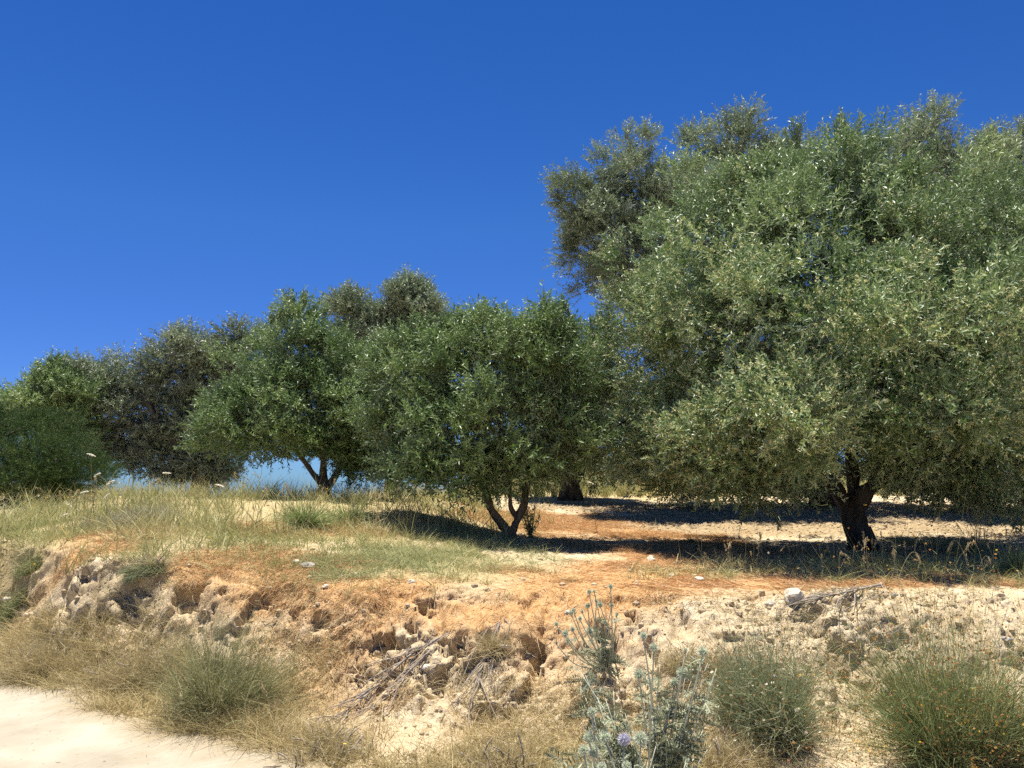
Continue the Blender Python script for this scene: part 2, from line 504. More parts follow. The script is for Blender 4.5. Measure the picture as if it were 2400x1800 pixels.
M['red'] = blade_mat('red_poppy', [(0, (.62, .03, .01)), (1, (.75, .06, .02))], .6, .3)
M['twig'] = plain_mat('grey_dead_twig', (.22, .18, .14), (.40, .35, .29), 20, .9)
M['stalk'] = blade_mat('stalk', [(0, (.20, .24, .09)), (.5, (.40, .36, .18)), (1, (.58, .48, .28))])
M['seed'] = blade_mat('seed_head', [(0, (.42, .34, .16)), (1, (.66, .56, .34))], .7, .3)

# ------------------------------------------------------------------ ground sheet
def axis(parts):
    out = []
    for a, b, s in parts: out.append(np.arange(a, b - s * .3, s))
    return np.concatenate(out)
def grow(a, s, to, k=1.22):
    r = [a]
    while abs(r[-1]) < to:
        s *= k; r.append(r[-1] + math.copysign(s, to if a > 0 else -to))
    return r
gx = axis([(-9.5, -5.0, .04), (-5.0, 4.6, .017), (4.6, 9.5, .05)])
gx = np.concatenate([np.array(grow(-9.5, .05, 1500))[1:][::-1], gx, np.array(grow(9.5, .05, 1500))])
gy = axis([(-4, 2.6, .2), (2.6, 3.6, .04), (3.6, 8.4, .017), (8.4, 12, .045), (12, 16, .08), (16, 26, .2)])
gy = np.concatenate([np.array(grow(-4, .2, 1500))[1:][::-1], gy, np.array(grow(26, .2, 1500))])
NX, NY = len(gx), len(gy)
X, Y = np.meshgrid(gx, gy)
xf, yf = X.ravel(), Y.ravel()
zf, sf = terrain(xf, yf, True)
near = (np.abs(xf) < 14) & (yf > 1) & (yf < 40)

HOLES = [blob(u, v, a * .9, b * .55) for u, v, a, b in [
    (330, 1370, 42, 26), (170, 1400, 40, 24), (455, 1400, 34, 26), (300, 1420, 30, 20), (220, 1475, 26, 10), (610, 1405, 20, 16),
    (745, 1460, 22, 36), (690, 1440, 26, 14), (1000, 1420, 36, 16), (960, 1480, 24, 28), (1055, 1525, 30, 18), (1130, 1480, 26, 18),
    (1240, 1535, 40, 16), (1270, 1545, 22, 18), (1480, 1436, 32, 12), (1400, 1470, 26, 10), (1440, 1520, 26, 14),
    (900, 1520, 26, 22), (2040, 1610, 26, 12), (1990, 1590, 16, 8), (1970, 1690, 30, 20), (1960, 1505, 16, 12), (850, 1585, 16, 10),
    (1020, 1590, 24, 12), (2100, 1640, 18, 12), (560, 1450, 24, 10), (520, 1380, 18, 10), (2370, 1500, 18, 10)]]
hole = np.zeros(len(xf)); 
q3 = np.stack([xf, yf, zf], 1)
hn2 = np.zeros(len(xf)); hn2[near] = fbm(q3[near] * np.array([17., 17., 24.]), 3)
hn = np.zeros(len(xf)); hn[near] = fbm(q3[near] * np.array([6., 6., 9.]), 4)
for (cx, cy, ax, ay) in HOLES:
    m_ = near & (np.abs(xf - cx) < ax * 2.5) & (np.abs(yf - cy) < ay * 2.5)
    d = np.sqrt(((xf[m_] - cx) / ax) ** 2 + ((yf[m_] - cy) / ay) ** 2) + hn[m_] * 2.1 + hn2[m_] * .9
    hole[m_] = np.maximum(hole[m_], 1 - smooth(.55, 1.0, d))
bank = (.30 * smooth(.1, .3, sf) + .70 * smooth(.48, .66, sf)) * (1 - smooth(.94, 1.10, sf)) * near
# normals of the smooth sheet
Z = zf.reshape(NY, NX)
dzx = np.gradient(Z, gx, axis=1); dzy = np.gradient(Z, gy, axis=0)
NRM = unit(np.stack([-dzx, -dzy, np.ones_like(Z)], -1)).reshape(-1, 3)
disp = np.zeros(len(xf)); shift = np.zeros(len(xf))
pn = q3[near]
wp = fbm(pn * 3.1 + 9, 3)[:, None] * .18; big = fbm(pn * 1.1, 3); medn = fbm(pn * np.array([3.4, 3.4, 5.]) + 40, 4); fine = fbm(pn * 16, 3, .6)
def crumble(sc, sd):
    a_ = np.full(len(pn), .25); kk = np.where((sf[near] > -.1) & (sf[near] < 4) & (yf[near] < 18))[0]
    p_ = (pn[kk] + wp[kk]) * sc + sd
    u1, u2 = cells(p_); a_[kk] = np.clip(u2 - u1, 0, .5)
    return a_
clod = .30 * crumble(6., 0) + .42 * crumble(12., 3.3) + .36 * crumble(23., 8.8)
ero = np.abs(fbm((pn + wp) * np.array([3.4, 3.4, 8.5]) + 61, 4, .6))
gul = 1 - np.abs(fbm(pn * np.array([2.6, 1.2, 1.2]) + 11, 3))        # rills running down the face
gul = smooth(.80, 1.0, gul)
bk = bank[near]
ORANGE = [blob(*b) for b in [
    (290, 1255, 100, 22), (680, 1325, 170, 42), (560, 1310, 120, 30), (850, 1380, 150, 35), (1130, 1440, 190, 50), (1330, 1400, 230, 60),
    (1470, 1350, 260, 40), (1450, 1235, 230, 28), (1250, 1225, 160, 18), (1060, 1470, 60, 22), (2000, 1362, 460, 14), (780, 1560, 150, 90), (450, 1330, 70, 26), (620, 1400, 90, 40),
    (940, 1560, 70, 30), (820, 1240, 120, 14), (1650, 1300, 260, 40), (620, 1240, 90, 14), (180, 1300, 120, 14), (880, 1650, 120, 40)]]
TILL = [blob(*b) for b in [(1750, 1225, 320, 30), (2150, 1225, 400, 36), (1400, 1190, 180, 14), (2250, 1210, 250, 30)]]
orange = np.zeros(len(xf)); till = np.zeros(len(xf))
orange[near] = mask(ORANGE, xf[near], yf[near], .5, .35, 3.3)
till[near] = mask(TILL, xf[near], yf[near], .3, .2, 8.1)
orange *= 1 - till
orange *= .55 + .45 * smooth(.70, .95, sf + .12 * fbm(np.stack([xf * 2.2, yf * 2.2, 0 * xf], 1), 3))
orange *= 1 - .8 * hole
amp = np.clip(.24 + .50 * smooth(-.25, .35, fbm(pn * .9 + 123, 2)) + .35 * np.exp(-((xf[near] + .8) / 1.1) ** 2), 0, 1.05) * (1 - .35 * smooth(.8, 2., xf[near])) + .22 * hole[near]
rough = (1 - orange[near] * .65) * amp * .85
disp[near] = (bk * (.05 * medn + .03 * fine * rough + (.24 * (clod - .22) + .17 * (ero - .22)) * rough - .07 * gul) + .03 * big + .012 * fine * smooth(-.2, .1, sf[near])
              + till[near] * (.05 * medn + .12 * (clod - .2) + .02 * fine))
hb = hole * smooth(-.1, .2, sf)
disp -= .105 * hb * (1 + .8 * hn2)
lipm = near * smooth(.75, .95, sf) * (1 - smooth(1.0, 1.2, sf))
DIR = unit(NRM + bank[:, None] * np.array([0, -.75, 0]))
G = np.stack([xf, yf, zf], 1) + DIR * disp[:, None]
sub_ = np.zeros(len(xf)); sub_[near] = fbm(pn * np.array([2.2, 2.2, 2.2]) + 77, 3)
G[:, 1] -= lipm * np.clip(sub_, 0, 1) * .16                         # the lip hangs out a little in places
G[:, 2] -= hb * .05
SWARD_B = [blob(*b) for b in [(250, 1190, 330, 50), (700, 1190, 260, 40), (950, 1190, 260, 30), (1000, 1320, 280, 34), (1500, 1140, 260, 30),
                              (100, 1270, 180, 30), (2250, 1330, 250, 30)]]
sward = np.zeros(len(xf)); sward[near] = mask(SWARD_B, xf[near], yf[near], .5, .3, 5.5) * .8
sward[~near & (yf > 9)] = .8
foot = smooth(-.05, .1, sf) * (1 - smooth(.45, .75, sf)) * near * (1 - smooth(-1.6, -.4, xf))
sward = np.maximum(sward, foot * .45)
i = np.arange(NY - 1)[:, None] * NX; j = np.arange(NX - 1)[None, :]
gf = np.stack([i + j, i + j + 1, i + NX + j + 1, i + NX + j], -1).reshape(-1, 4)
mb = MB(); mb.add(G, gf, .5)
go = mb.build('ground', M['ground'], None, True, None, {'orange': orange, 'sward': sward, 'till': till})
go['kind'] = 'structure'; go['label'] = 'dry sandy earth bank and olive orchard floor with orange straw'; go['category'] = 'ground'

nb = (np.abs(xf) < 20) & (yf > 1.5) & (yf < 45)
fm = nb[gf].all(1)
used = np.unique(gf[fm]); remap = np.full(len(xf), -1); remap[used] = np.arange(len(used))
BVH = BVHTree.FromPolygons(G[used].tolist(), remap[gf[fm]].tolist())
def hit(u, v):
    d = Vector(P(u, v, 1.0)) - Vector((0, 0, EYE))
    r = BVH.ray_cast(Vector((0, 0, EYE)), d.normalized(), 80)
    return np.array(r[0]) if r[0] is not None else hit0(u, v)
def gz(x, y):
    r = BVH.ray_cast(Vector((x, y, 20)), Vector((0, 0, -1)), 60)
    return r[0].z if r[0] is not None else T1(x, y)
def on(u, d):                                       # ground point at photo column u and distance d
    x = P(u, HOR, d)[0]
    return np.array([x, d, gz(x, d)])

# quick sampling of roots over the near grid cells
cellx = (gx[1:] - gx[:-1]); celly = (gy[1:] - gy[:-1])
AREA = (celly[:, None] * cellx[None, :])
def sample(n, dens):
    """n roots on the ground sheet; dens (NY,NX) weights"""
    wgt = (dens.reshape(NY, NX)[:-1, :-1] * AREA).ravel()
    c = np.cumsum(wgt); k = np.searchsorted(c, rng.random(n) * c[-1])
    a, b = rng.random((2, n, 1))
    i0 = (k // (NX - 1)) * NX + k % (NX - 1)
    return (G[i0] * (1 - a) * (1 - b) + G[i0 + 1] * a * (1 - b) + G[i0 + NX] * (1 - a) * b + G[i0 + NX + 1] * a * b), NRM[i0], i0

# ------------------------------------------------------------------ road: a sheet 6 mm above the ground
ex = np.concatenate([np.linspace(-30, -6, 200), np.linspace(-5.98, 0, 600), np.linspace(.05, 20, 100)])
ky, _ = knots(ex)
edge = ky[:, 0] + .50 + .15 * smooth(-3, -4, ex) + .16 * fbm(np.stack([ex * 2.3, 0 * ex, 0 * ex + 5], 1), 5, .65)
edge = np.where(ex > -.6, edge - .6 * smooth(-.6, 1.2, ex), edge)
W_ = (np.linspace(0, 1, 40) ** 1.5)[None, :]
RX = np.broadcast_to(ex[:, None], (900, 40)); RY = edge[:, None] * (1 - W_) + (edge[:, None] - 6.0) * W_
RZ = .006 + .02 * np.clip(fbm(np.stack([RX.ravel() * .7, RY.ravel() * .7, 0 * RX.ravel()], 1), 3), 0, 1).reshape(900, 40) * np.minimum(1, W_ * 6)
tz = np.maximum(terrain(RX.ravel(), RY.ravel()), 0).reshape(900, 40)
xf2, yf2 = RX.ravel(), RY.ravel()
gnd = .03 * fbm(np.stack([xf2, yf2, tz.ravel()], 1) * 1.1, 3) * ((np.abs(xf2) < 14) & (yf2 > 1))
dist_ = 6.0 * W_ + .12 * fbm(np.stack([RX.ravel() * .8, 0 * RX.ravel(), 0 * RX.ravel() + 3], 1), 2).reshape(900, 40)
RZ = RZ + .022 * (1 - np.exp(-((dist_ - 1.0) / .22) ** 2) - np.exp(-((dist_ - 2.5) / .25) ** 2)) * np.minimum(1, W_ * 10) + .012
RZ = np.maximum(RZ, .006) + np.maximum(gnd, 0).reshape(900, 40) + tz
i = np.arange(899)[:, None] * 40; j = np.arange(39)[None, :]
mb = MB(); mb.add(np.stack([RX, RY, RZ], -1).reshape(-1, 3), np.stack([i + j, i + j + 1, i + 41 + j, i + 40 + j], -1).reshape(-1, 4)[:, ::-1])
ro = mb.build('road', M['road'], None, True, None, {'rim': (np.broadcast_to(W_ * 6.0, (900, 40))).ravel()})
ro['kind'] = 'structure'; ro['label'] = 'pale dusty dirt road at the foot of the bank'; ro['category'] = 'road'

# ------------------------------------------------------------------ trees
def olive(name, label, depth, lobes, trunks, n_leaf, leaf_len, leafmat, barkmat, group='olive trees of the grove', upright=.45,
          clump=.30, blossom=0, shoots=(), seed=1, leaf_w=.29, spl=16, sparse=0.0, name_part='crown', limb_r=.035, spread=1.0):
    global rng
    rng = np.random.default_rng(seed)
    base = on(trunks[0][0][0], depth + trunks[0][0][2])
    root = thing(name, label, 'tree', base, group)
    tb = MB()
    forks = []
    for ti, tr in enumerate(trunks):
        pts = [P(u, v, depth + dd) for u, v, dd, r in tr]; rr = [r for *_, r in tr]
        if ti == 0:
            pts[0] = base + np.array([0, 0, -.12])
        tube(tb, pts, rr, 16, .55, .5, 6, 4.0 / max(.1, rr[0]) ** .5)
        forks += pts[len(pts) // 2:]
    if True:                                        # root flare
        r0 = trunks[0][0][3]
        for k in range(5):
            a = k * 1.257 + rng.random() * .6
            d = np.array([math.cos(a), math.sin(a), 0])
            tube(tb, [base + d * r0 * .2 + [0, 0, r0 * 1.6], base + d * r0 * .8 + [0, 0, r0 * .5], base + d * r0 * 1.35 + [0, 0, -.04]],
                 [r0 * .5, r0 * .38, r0 * .16], 7, .25, .5, 4)
    forks = np.array(forks)
    C, R = [], []
    for (u, v, ru, rv, dd, rd) in lobes:
        d = depth + dd
        C.append(P(u, v, d)); R.append([ru * d / F, rd, rv * d / F])
    C, R = np.array(C), np.array(R)
    wt = (R[:, 0] * R[:, 2] + R[:, 0] * R[:, 1] + R[:, 1] * R[:, 2]); wt = wt / wt.sum()
    n_spr = n_leaf // spl
    n_cl = max(12, n_spr // 46)
    # clump centres: outer shell of the lobes, thinned inside their neighbours
    cc, cd = [], []
    while len(cc) < n_cl:
        k = rng.choice(len(C), p=wt)
        dv = unit(rng.normal(size=3))
        fr = 1 - .45 * rng.random() ** 1.6
        lump = 1 + .30 * vnoise((dv * 2.3 + k * 7.7 + seed)[None])[0]
        p = C[k] + dv * R[k] * fr * lump
        ins = ((((p - C) / R) ** 2).sum(1) < .42).sum()
        if ins and rng.random() < .62: continue
        if sparse and vnoise((p * 1.5 + seed)[None])[0] < -1 + sparse * 2 - .4 and rng.random() < .85: continue
        cc.append(p); cd.append(dv * .55 + unit(p - C.mean(0)) * .6)
    cc, cd = np.array(cc), np.array(cd)
    # limbs
    for k in range(len(C)):
        f0 = forks[np.argmin(np.linalg.norm(forks - C[k], axis=1) + .5 * np.abs(forks[:, 2] - C[k][2]))]
        mid = (f0 + C[k]) / 2 + rng.normal(size=3) * .12 * np.linalg.norm(C[k] - f0)
        tube(tb, [f0, mid, C[k]], [limb_r, limb_r * .75, limb_r * .45], 6, .2, .5, 4)
    for k in rng.choice(n_cl, min(n_cl, int(n_cl * .6)), replace=False):
        b = C[np.argmin((((cc[k] - C) / R) ** 2).sum(1))]
        mid = (b + cc[k]) / 2 + rng.normal(size=3) * .10
        tube(tb, [b, mid, cc[k]], [limb_r * .4, limb_r * .25, .004], 5, 0, .5, 3)
    tb.build('trunk', barkmat, root, True, base)
    # sprigs
    ci = rng.integers(0, n_cl, n_spr)
    csz = clump * (.65 + .8 * rng.random(n_cl))
    off = unit(rng.normal(size=(n_spr, 3))) * (rng.random(n_spr) ** .55)[:, None]
    off[:, 2] *= .62
    inner = rng.random(n_spr) < .26               # loose shoots filling the inside
    sp = cc[ci] + off * csz[ci][:, None] * spread
    li = rng.choice(len(C), n_spr, p=wt)
    fill = C[li] + unit(rng.normal(size=(n_spr, 3))) * (rng.random(n_spr) ** .45)[:, None] * R[li] * .85
    sp = np.where(inner[:, None], fill, sp)
    sd = unit(cd[ci] * .55 + off * .75 + np.array([0, 0, upright]) + rng.normal(size=(n_spr, 3)) * .38)
    sl_ = (.16 + .20 * rng.random(n_spr)) * (leaf_len / .062) ** .6
    stint = .22 * rng.random(n_spr) + .20 * rng.random(n_cl)[ci] + .22 * np.clip(vnoise(sp * 1.1 + seed) + .4, 0, 1)
    for (u, v, dd, h, n) in shoots:                 # upright leader shoots above the outline
        s0 = P(u, v, depth + dd)
        for q in range(n):
            top = s0 + rng.normal(size=3) * np.array([.10, .12, .04])
            m = 7
            zz = np.linspace(0, h * (.6 + .4 * rng.random()), m)
            pp = top + np.stack([rng.normal() * .10 * zz, rng.normal() * .10 * zz, zz], 1)
            sp = np.vstack([sp, pp]); sd = np.vstack([sd, unit(np.tile([0, 0, 1.0], (m, 1)) + rng.normal(size=(m, 3)) * .22)])
            sl_ = np.append(sl_, np.full(m, .2)); stint = np.append(stint, np.full(m, .35 * rng.random()))
    NS = len(sp)
    mb = MB()
    a1 = unit(np.cross(sd, rng.normal(size=(NS, 3)))); a2 = np.cross(sd, a1)
    # twigs
    strips(mb, sp, sd, sl_, .005, np.zeros((NS, 3)), 1, np.full(NS, .1))
    k = np.arange(spl)
    t = (k // 2 + .6) / (spl // 2)
    az = (k // 2) * 1.62 + (k % 2) * math.pi
    rad = np.cos(az)[None, :, None] * a1[:, None] + np.sin(az)[None, :, None] * a2[:, None]
    el = rng.normal(.85, .28, (NS, spl))[..., None]
    ld = unit(sd[:, None] * np.cos(el) + rad * np.sin(el) + rng.normal(size=(NS, spl, 3)) * .16)
    lb = sp[:, None] + sd[:, None] * (sl_[:, None] * t[None, :])[..., None]
    ln = sd[:, None] - ld * (sd[:, None] * ld).sum(-1, keepdims=True)
    ln = unit(unit(ln) + rng.normal(size=ln.shape) * .35)
    ln = unit(ln - ld * (ln * ld).sum(-1, keepdims=True))
    L = leaf_len * (.65 + .6 * rng.random((NS, spl)))
    tt = np.clip(stint[:, None] + .5 * rng.random((NS, spl)) ** 2, 0, 1)
    quads_leaf(mb, lb.reshape(-1, 3), ld.reshape(-1, 3), ln.reshape(-1, 3), L.ravel(), (L * leaf_w * (.8 + .4 * rng.random(L.shape))).ravel(), tt.ravel())
    mb.build(name_part, leafmat, root, False, base)
    if blossom:
        bm_ = MB()
        gate = vnoise(sp * 1.3 + 31) + .35 * (C.mean(0)[2] + .2 - sp[:, 2]) + .25 * (C.mean(0)[0] - sp[:, 0]) * .4
        pr = smooth(-.35, .7, gate) + .04
        bi = rng.choice(NS, blossom, p=pr / pr.sum())
        b0 = sp[bi] + sd[bi] * (sl_[bi] * (.3 + .75 * rng.random(blossom)))[:, None] + rng.normal(size=(blossom, 3)) * .012
        for q in range(5):
            dd_ = unit(rng.normal(size=(blossom, 3)) + sd[bi] * .8)
            nn = unit(np.cross(dd_, rng.normal(size=(blossom, 3))))
            quads_leaf(bm_, b0 + rng.normal(size=b0.shape) * .008, dd_, nn, .015 + .014 * rng.random(blossom), .013, rng.random(blossom), .1)
        o = bm_.build('blossom', M['blossom'], root, False, base); o['kind'] = 'stuff'; o['label'] = 'creamy olive blossom'
    return root

# the big flowering tree at the right
olive('olive_tree', 'big blossoming olive tree in front at right, thick forked dark trunk on the straw', 10.4,
      [(1885, 405, 95, 70, .3, .8), (1990, 370, 75, 60, .4, .7), (1800, 490, 130, 100, .4, 1.1), (1960, 490, 170, 110, .2, 1.3), (2110, 490, 120, 80, .5, 1.0), (2240, 475, 90, 65, .5, .8), (2330, 510, 100, 85, .5, .9), (1700, 600, 250, 170, .3, 1.5), (1930, 620, 280, 190, -.2, 1.9), (2200, 640, 280, 190, 0, 1.9),
       (2390, 620, 170, 230, .5, 1.4), (1570, 790, 170, 170, .2, 1.2), (1790, 830, 260, 190, -1.2, 1.9), (2080, 840, 280, 200, -1.4, 1.9), (2350, 870, 220, 230, -0.9, 1.7),
       (1490, 970, 110, 130, .3, .9), (1680, 1020, 160, 110, -1.2, 1.3), (1840, 990, 170, 120, -1.7, 1.2), (2210, 990, 180, 110, -1.6, 1.2), (2400, 1060, 160, 130, -.1, 1.4),
       (1720, 1105, 150, 50, -.9, .9), (2270, 1100, 130, 60, -.6, 1.0), (1520, 1070, 120, 60, .4, .8), (2350, 1140, 150, 45, -.2, 1.0), (1620, 1090, 130, 55, -.2, .9), (2070, 1020, 150, 80, 1.0, .9), (1830, 960, 140, 90, -2.6, .8), (2220, 960, 140, 90, -2.4, .8), (1790, 1090, 100, 45, -1.3, .8)],
      [[(2018, 1290, 0, .15), (2012, 1240, 0, .125), (2008, 1195, 0, .115), (2032, 1155, -.1, .10), (2068, 1115, -.3, .092), (2108, 1060, -.5, .08), (2140, 950, -.4, .07), (2190, 780, .2, .05), (2230, 600, .2, .03)],
       [(2008, 1280, .08, .10), (1993, 1230, .08, .085), (1978, 1185, .1, .075), (1940, 1110, .1, .09), (1880, 1000, .1, .085), (1830, 850, .2, .055), (1780, 650, .2, .03)],
       [(2005, 1190, .05, .085), (2000, 1120, .2, .08), (1990, 1000, .4, .09), (1990, 800, .4, .06), (1950, 560, .4, .03)]],
      390000, .070, M['leaf_a'], M['bark'], blossom=38000, seed=11, clump=.235, upright=.3,
      shoots=[(1870, 360, .4, .35, 5), (1990, 350, .4, .35, 5), (2060, 380, .3, .3, 5), (1830, 420, .2, .3, 4), (2200, 390, .3, .3, 4)])
# tall grey tree behind it
olive('olive_tree', 'tall grey olive tree rising behind the left side of the big blossoming olive', 15.5,
      [(1465, 410, 75, 75, 0, .9), (1490, 345, 42, 38, 0, .5), (1550, 460, 90, 80, .3, 1.0), (1390, 470, 70, 75, .1, .8), (1740, 330, 62, 60, .2, .8), (1745, 285, 38, 30, .2, .5), (1635, 350, 50, 45, .4, .6), (1690, 440, 120, 85, .3, 1.1), (1340, 450, 32, 45, 0, .5),
       (1560, 1000, 170, 110, 1, 1.2), (1640, 1090, 170, 70, 1.2, 1.2), (1820, 1100, 170, 60, 1.4, 1.2), (1900, 900, 200, 150, 1.4, 1.2),
       (1410, 570, 90, 80, 0, .9), (1480, 560, 120, 120, .6, 1.1), (1420, 650, 75, 70, .2, .8), (1600, 600, 180, 150, .8, 1.3), (1800, 450, 130, 110, .5, 1.1), (1700, 750, 250, 200, 1, 1.5),
       (1370, 500, 55, 60, -.1, .6)],
      [[(1930, 1185, 1.4, .26), (1900, 1100, 1.4, .20), (1780, 940, 1.2, .17), (1560, 700, .8, .11), (1500, 520, .5, .07), (1470, 410, .2, .03)],
       [(1780, 940, 1.2, .15), (1720, 700, .9, .10), (1710, 500, .5, .06), (1740, 360, .3, .03)],
       [(1640, 800, 1.0, .10), (1480, 700, .4, .06), (1420, 600, .2, .03)]],
      300000, .078, M['leaf_grey'], M['bark'], limb_r=.02, seed=12, clump=.22, upright=.25)
olive('olive_tree', 'grey olive tree behind the big blossoming olive, crown against the sky at far right', 15.0,
      [(2155, 350, 75, 65, 0, .8), (2168, 295, 40, 36, 0, .4), (2065, 365, 50, 45, .2, .7), (2395, 335, 60, 50, 0, .7), (2280, 390, 60, 45, 0, .7), (2130, 1060, 200, 90, 1.0, 1.2), (2350, 1040, 150, 110, .8, 1.1), (2220, 850, 220, 160, 1, 1.2), (2430, 1120, 120, 70, .5, 1.0), (2260, 410, 110, 80, .2, 1.0), (2400, 450, 110, 90, .2, 1.0), (2130, 480, 170, 120, .5, 1.1),
       (2330, 600, 170, 160, .8, 1.2), (2480, 560, 110, 160, .5, 1.1)],
      [[(2280, 1190, .8, .28), (2280, 1050, .8, .20), (2290, 850, .8, .15), (2250, 620, .6, .09), (2180, 400, .2, .03)],
       [(2290, 850, .8, .12), (2350, 650, .6, .08), (2390, 420, .2, .03)]],
      230000, .076, M['leaf_grey'], M['bark'], limb_r=.02, seed=13, clump=.21, upright=.25)
# the two small green trees in the middle
olive('olive_tree', 'small green olive tree in the middle on a thin V-shaped double trunk', 10.5,
      [(1130, 880, 150, 120, 0, .95), (1280, 850, 130, 110, .1, .85), (980, 900, 125, 110, .1, .85), (1180, 1010, 180, 110, -.3, .95), (1010, 1040, 150, 90, -.2, .85), (1340, 980, 85, 120, .1, .7),
       (1290, 1060, 110, 70, -.1, .7), (1060, 1110, 140, 60, -.2, .7), (1000, 850, 85, 60, .2, .6), (1300, 805, 75, 60, .1, .5), (1120, 815, 80, 65, .1, .6), (940, 1000, 75, 100, .1, .6), (1190, 1115, 90, 45, -.2, .5)],
      [[(1195, 1276, 0, .085), (1183, 1240, 0, .055), (1155, 1200, 0, .05), (1142, 1165, 0, .045), (1120, 1090, 0, .035), (1080, 980, 0, .025), (1040, 880, 0, .012)],
       [(1196, 1268, 0, .06), (1208, 1228, 0, .052), (1226, 1190, 0, .046), (1232, 1150, 0, .042), (1250, 1080, 0, .034), (1275, 960, 0, .022), (1290, 830, 0, .01)],
       [(1212, 1215, 0, .035), (1198, 1190, -.05, .03), (1194, 1150, -.05, .028), (1180, 1050, 0, .02), (1150, 900, 0, .012)]],
      140000, .064, M['leaf_green'], M['bark_young'], seed=14, clump=.165, upright=.5, limb_r=.018,
      shoots=[(1155, 780, 0, .24, 4), (1165, 790, 0, .3, 3), (1295, 760, 0, .22, 6), (1270, 770, 0, .18, 4), (1330, 770, 0, .2, 4), (1350, 800, 0, .2, 3), (1060, 790, .1, .2, 4), (1230, 800, 0, .15, 4), (990, 780, .1, .15, 4)])
olive('olive_tree', 'small round green olive tree on a short forked trunk above the tall grass', 13.0,
      [(700, 850, 100, 100, 0, .95), (700, 770, 55, 60, 0, .5), (600, 890, 95, 85, .1, .85), (800, 905, 95, 80, .1, .9), (560, 980, 75, 75, .1, .75), (700, 965, 140, 100, -.3, 1.0), (830, 1000, 100, 100, 0, .9),
       (620, 1025, 90, 45, -.1, .75), (790, 1040, 100, 50, -.1, .75), (880, 920, 70, 100, .3, .7), (520, 1010, 45, 55, .2, .5), (760, 820, 45, 45, .2, .5), (870, 1050, 70, 50, .1, .6), (850, 1085, 60, 35, .3, .5)],
      [[(758, 1215, 0, .10), (757, 1180, 0, .08), (762, 1145, 0, .08), (758, 1120, 0, .065), (755, 1050, 0, .05), (720, 930, 0, .03), (700, 800, 0, .012)],
       [(762, 1150, 0, .065), (785, 1118, 0, .055), (810, 1060, 0, .04), (840, 960, 0, .02)],
       [(757, 1140, 0, .055), (735, 1112, 0, .045), (690, 1050, 0, .035), (610, 960, 0, .015)]],
      130000, .068, M['leaf_green'], M['bark_young'], seed=15, clump=.185, upright=.5, limb_r=.022,
      shoots=[(700, 730, 0, .2, 6), (650, 770, 0, .15, 4), (745, 760, 0, .15, 4)])
olive('olive_tree', 'shaded olive tree behind the V-trunk olive, stout dark trunk in front of a pale rock', 18.0,
      [(1330, 980, 110, 90, 0, .9), (1390, 880, 70, 80, .2, .8), (1290, 900, 90, 90, .3, .9), (1400, 1000, 80, 80, 0, .8), (1330, 1070, 110, 45, 0, .8), (1400, 790, 45, 60, .3, .5), (1250, 1010, 80, 80, .2, .8)],
      [[(1336, 1178, 0, .24), (1337, 1150, 0, .20), (1335, 1125, 0, .19), (1320, 1080, 0, .12), (1300, 980, 0, .07)],
       [(1338, 1140, 0, .14), (1360, 1100, 0, .11), (1385, 1020, 0, .07), (1395, 880, .1, .03)]],
      70000, .08, M['leaf_green'], M['bark'], seed=16, clump=.23, upright=.4)
# grey trees further back
olive('olive_tree', 'grey olive tree far back, its two rounded tops above the small green olives', 23.0,
      [(840, 725, 55, 48, 0, .7), (805, 712, 30, 30, 0, .4), (970, 715, 55, 45, 0, .7), (960, 690, 35, 32, 0, .5), (1020, 750, 50, 45, .2, .6), (910, 800, 90, 60, .2, .9), (1000, 820, 80, 60, .2, .9), (840, 820, 60, 60, .1, .8), (940, 760, 45, 45, .1, .6)],
      [[(920, 1160, .5, .25), (920, 1000, .5, .18), (900, 880, .4, .12), (850, 780, .1, .05)],
       [(915, 900, .4, .1), (960, 800, .2, .07), (985, 710, 0, .03)]],
      95000, .10, M['leaf_grey'], M['bark'], seed=17, clump=.24, upright=.3, sparse=.25)
olive('olive_tree', 'drab brownish olive tree on the left with dark leaning limbs showing through thin foliage', 18.0,
      [(420, 830, 70, 50, 0, .8), (480, 830, 65, 60, .1, .8), (570, 790, 40, 40, .3, .5), (540, 850, 55, 60, .3, .7), (380, 860, 45, 40, 0, .5), (440, 910, 80, 60, .2, .8),
       (255, 893, 70, 45, 0, .8), (305, 908, 55, 50, .1, .7), (205, 920, 60, 50, .1, .7), (300, 980, 70, 70, .2, .8), (390, 990, 80, 60, .3, .8), (480, 1000, 80, 70, .4, .8), (330, 1060, 80, 50, .3, .8), (250, 1050, 70, 55, .3, .8), (440, 1080, 90, 40, .4, .8), (515, 1045, 60, 55, .4, .7), (480, 1100, 60, 30, .5, .6)],
      [[(470, 1175, 0, .24), (465, 1110, 0, .17), (450, 1065, 0, .14), (400, 1025, -.2, .085), (370, 990, -.3, .07), (345, 940, -.3, .055), (320, 910, 0, .035)],
       [(462, 1110, 0, .2), (470, 1040, .1, .16), (480, 970, .1, .12), (470, 890, .1, .08), (440, 830, 0, .04)],
       [(400, 1025, -.1, .09), (350, 1000, -.2, .07), (310, 990, -.2, .04)],
       [(475, 940, .1, .08), (440, 890, 0, .05), (425, 860, 0, .03)]],
      150000, .08, M['leaf_drab'], M['bark'], seed=18, clump=.22, upright=.2, sparse=.25)
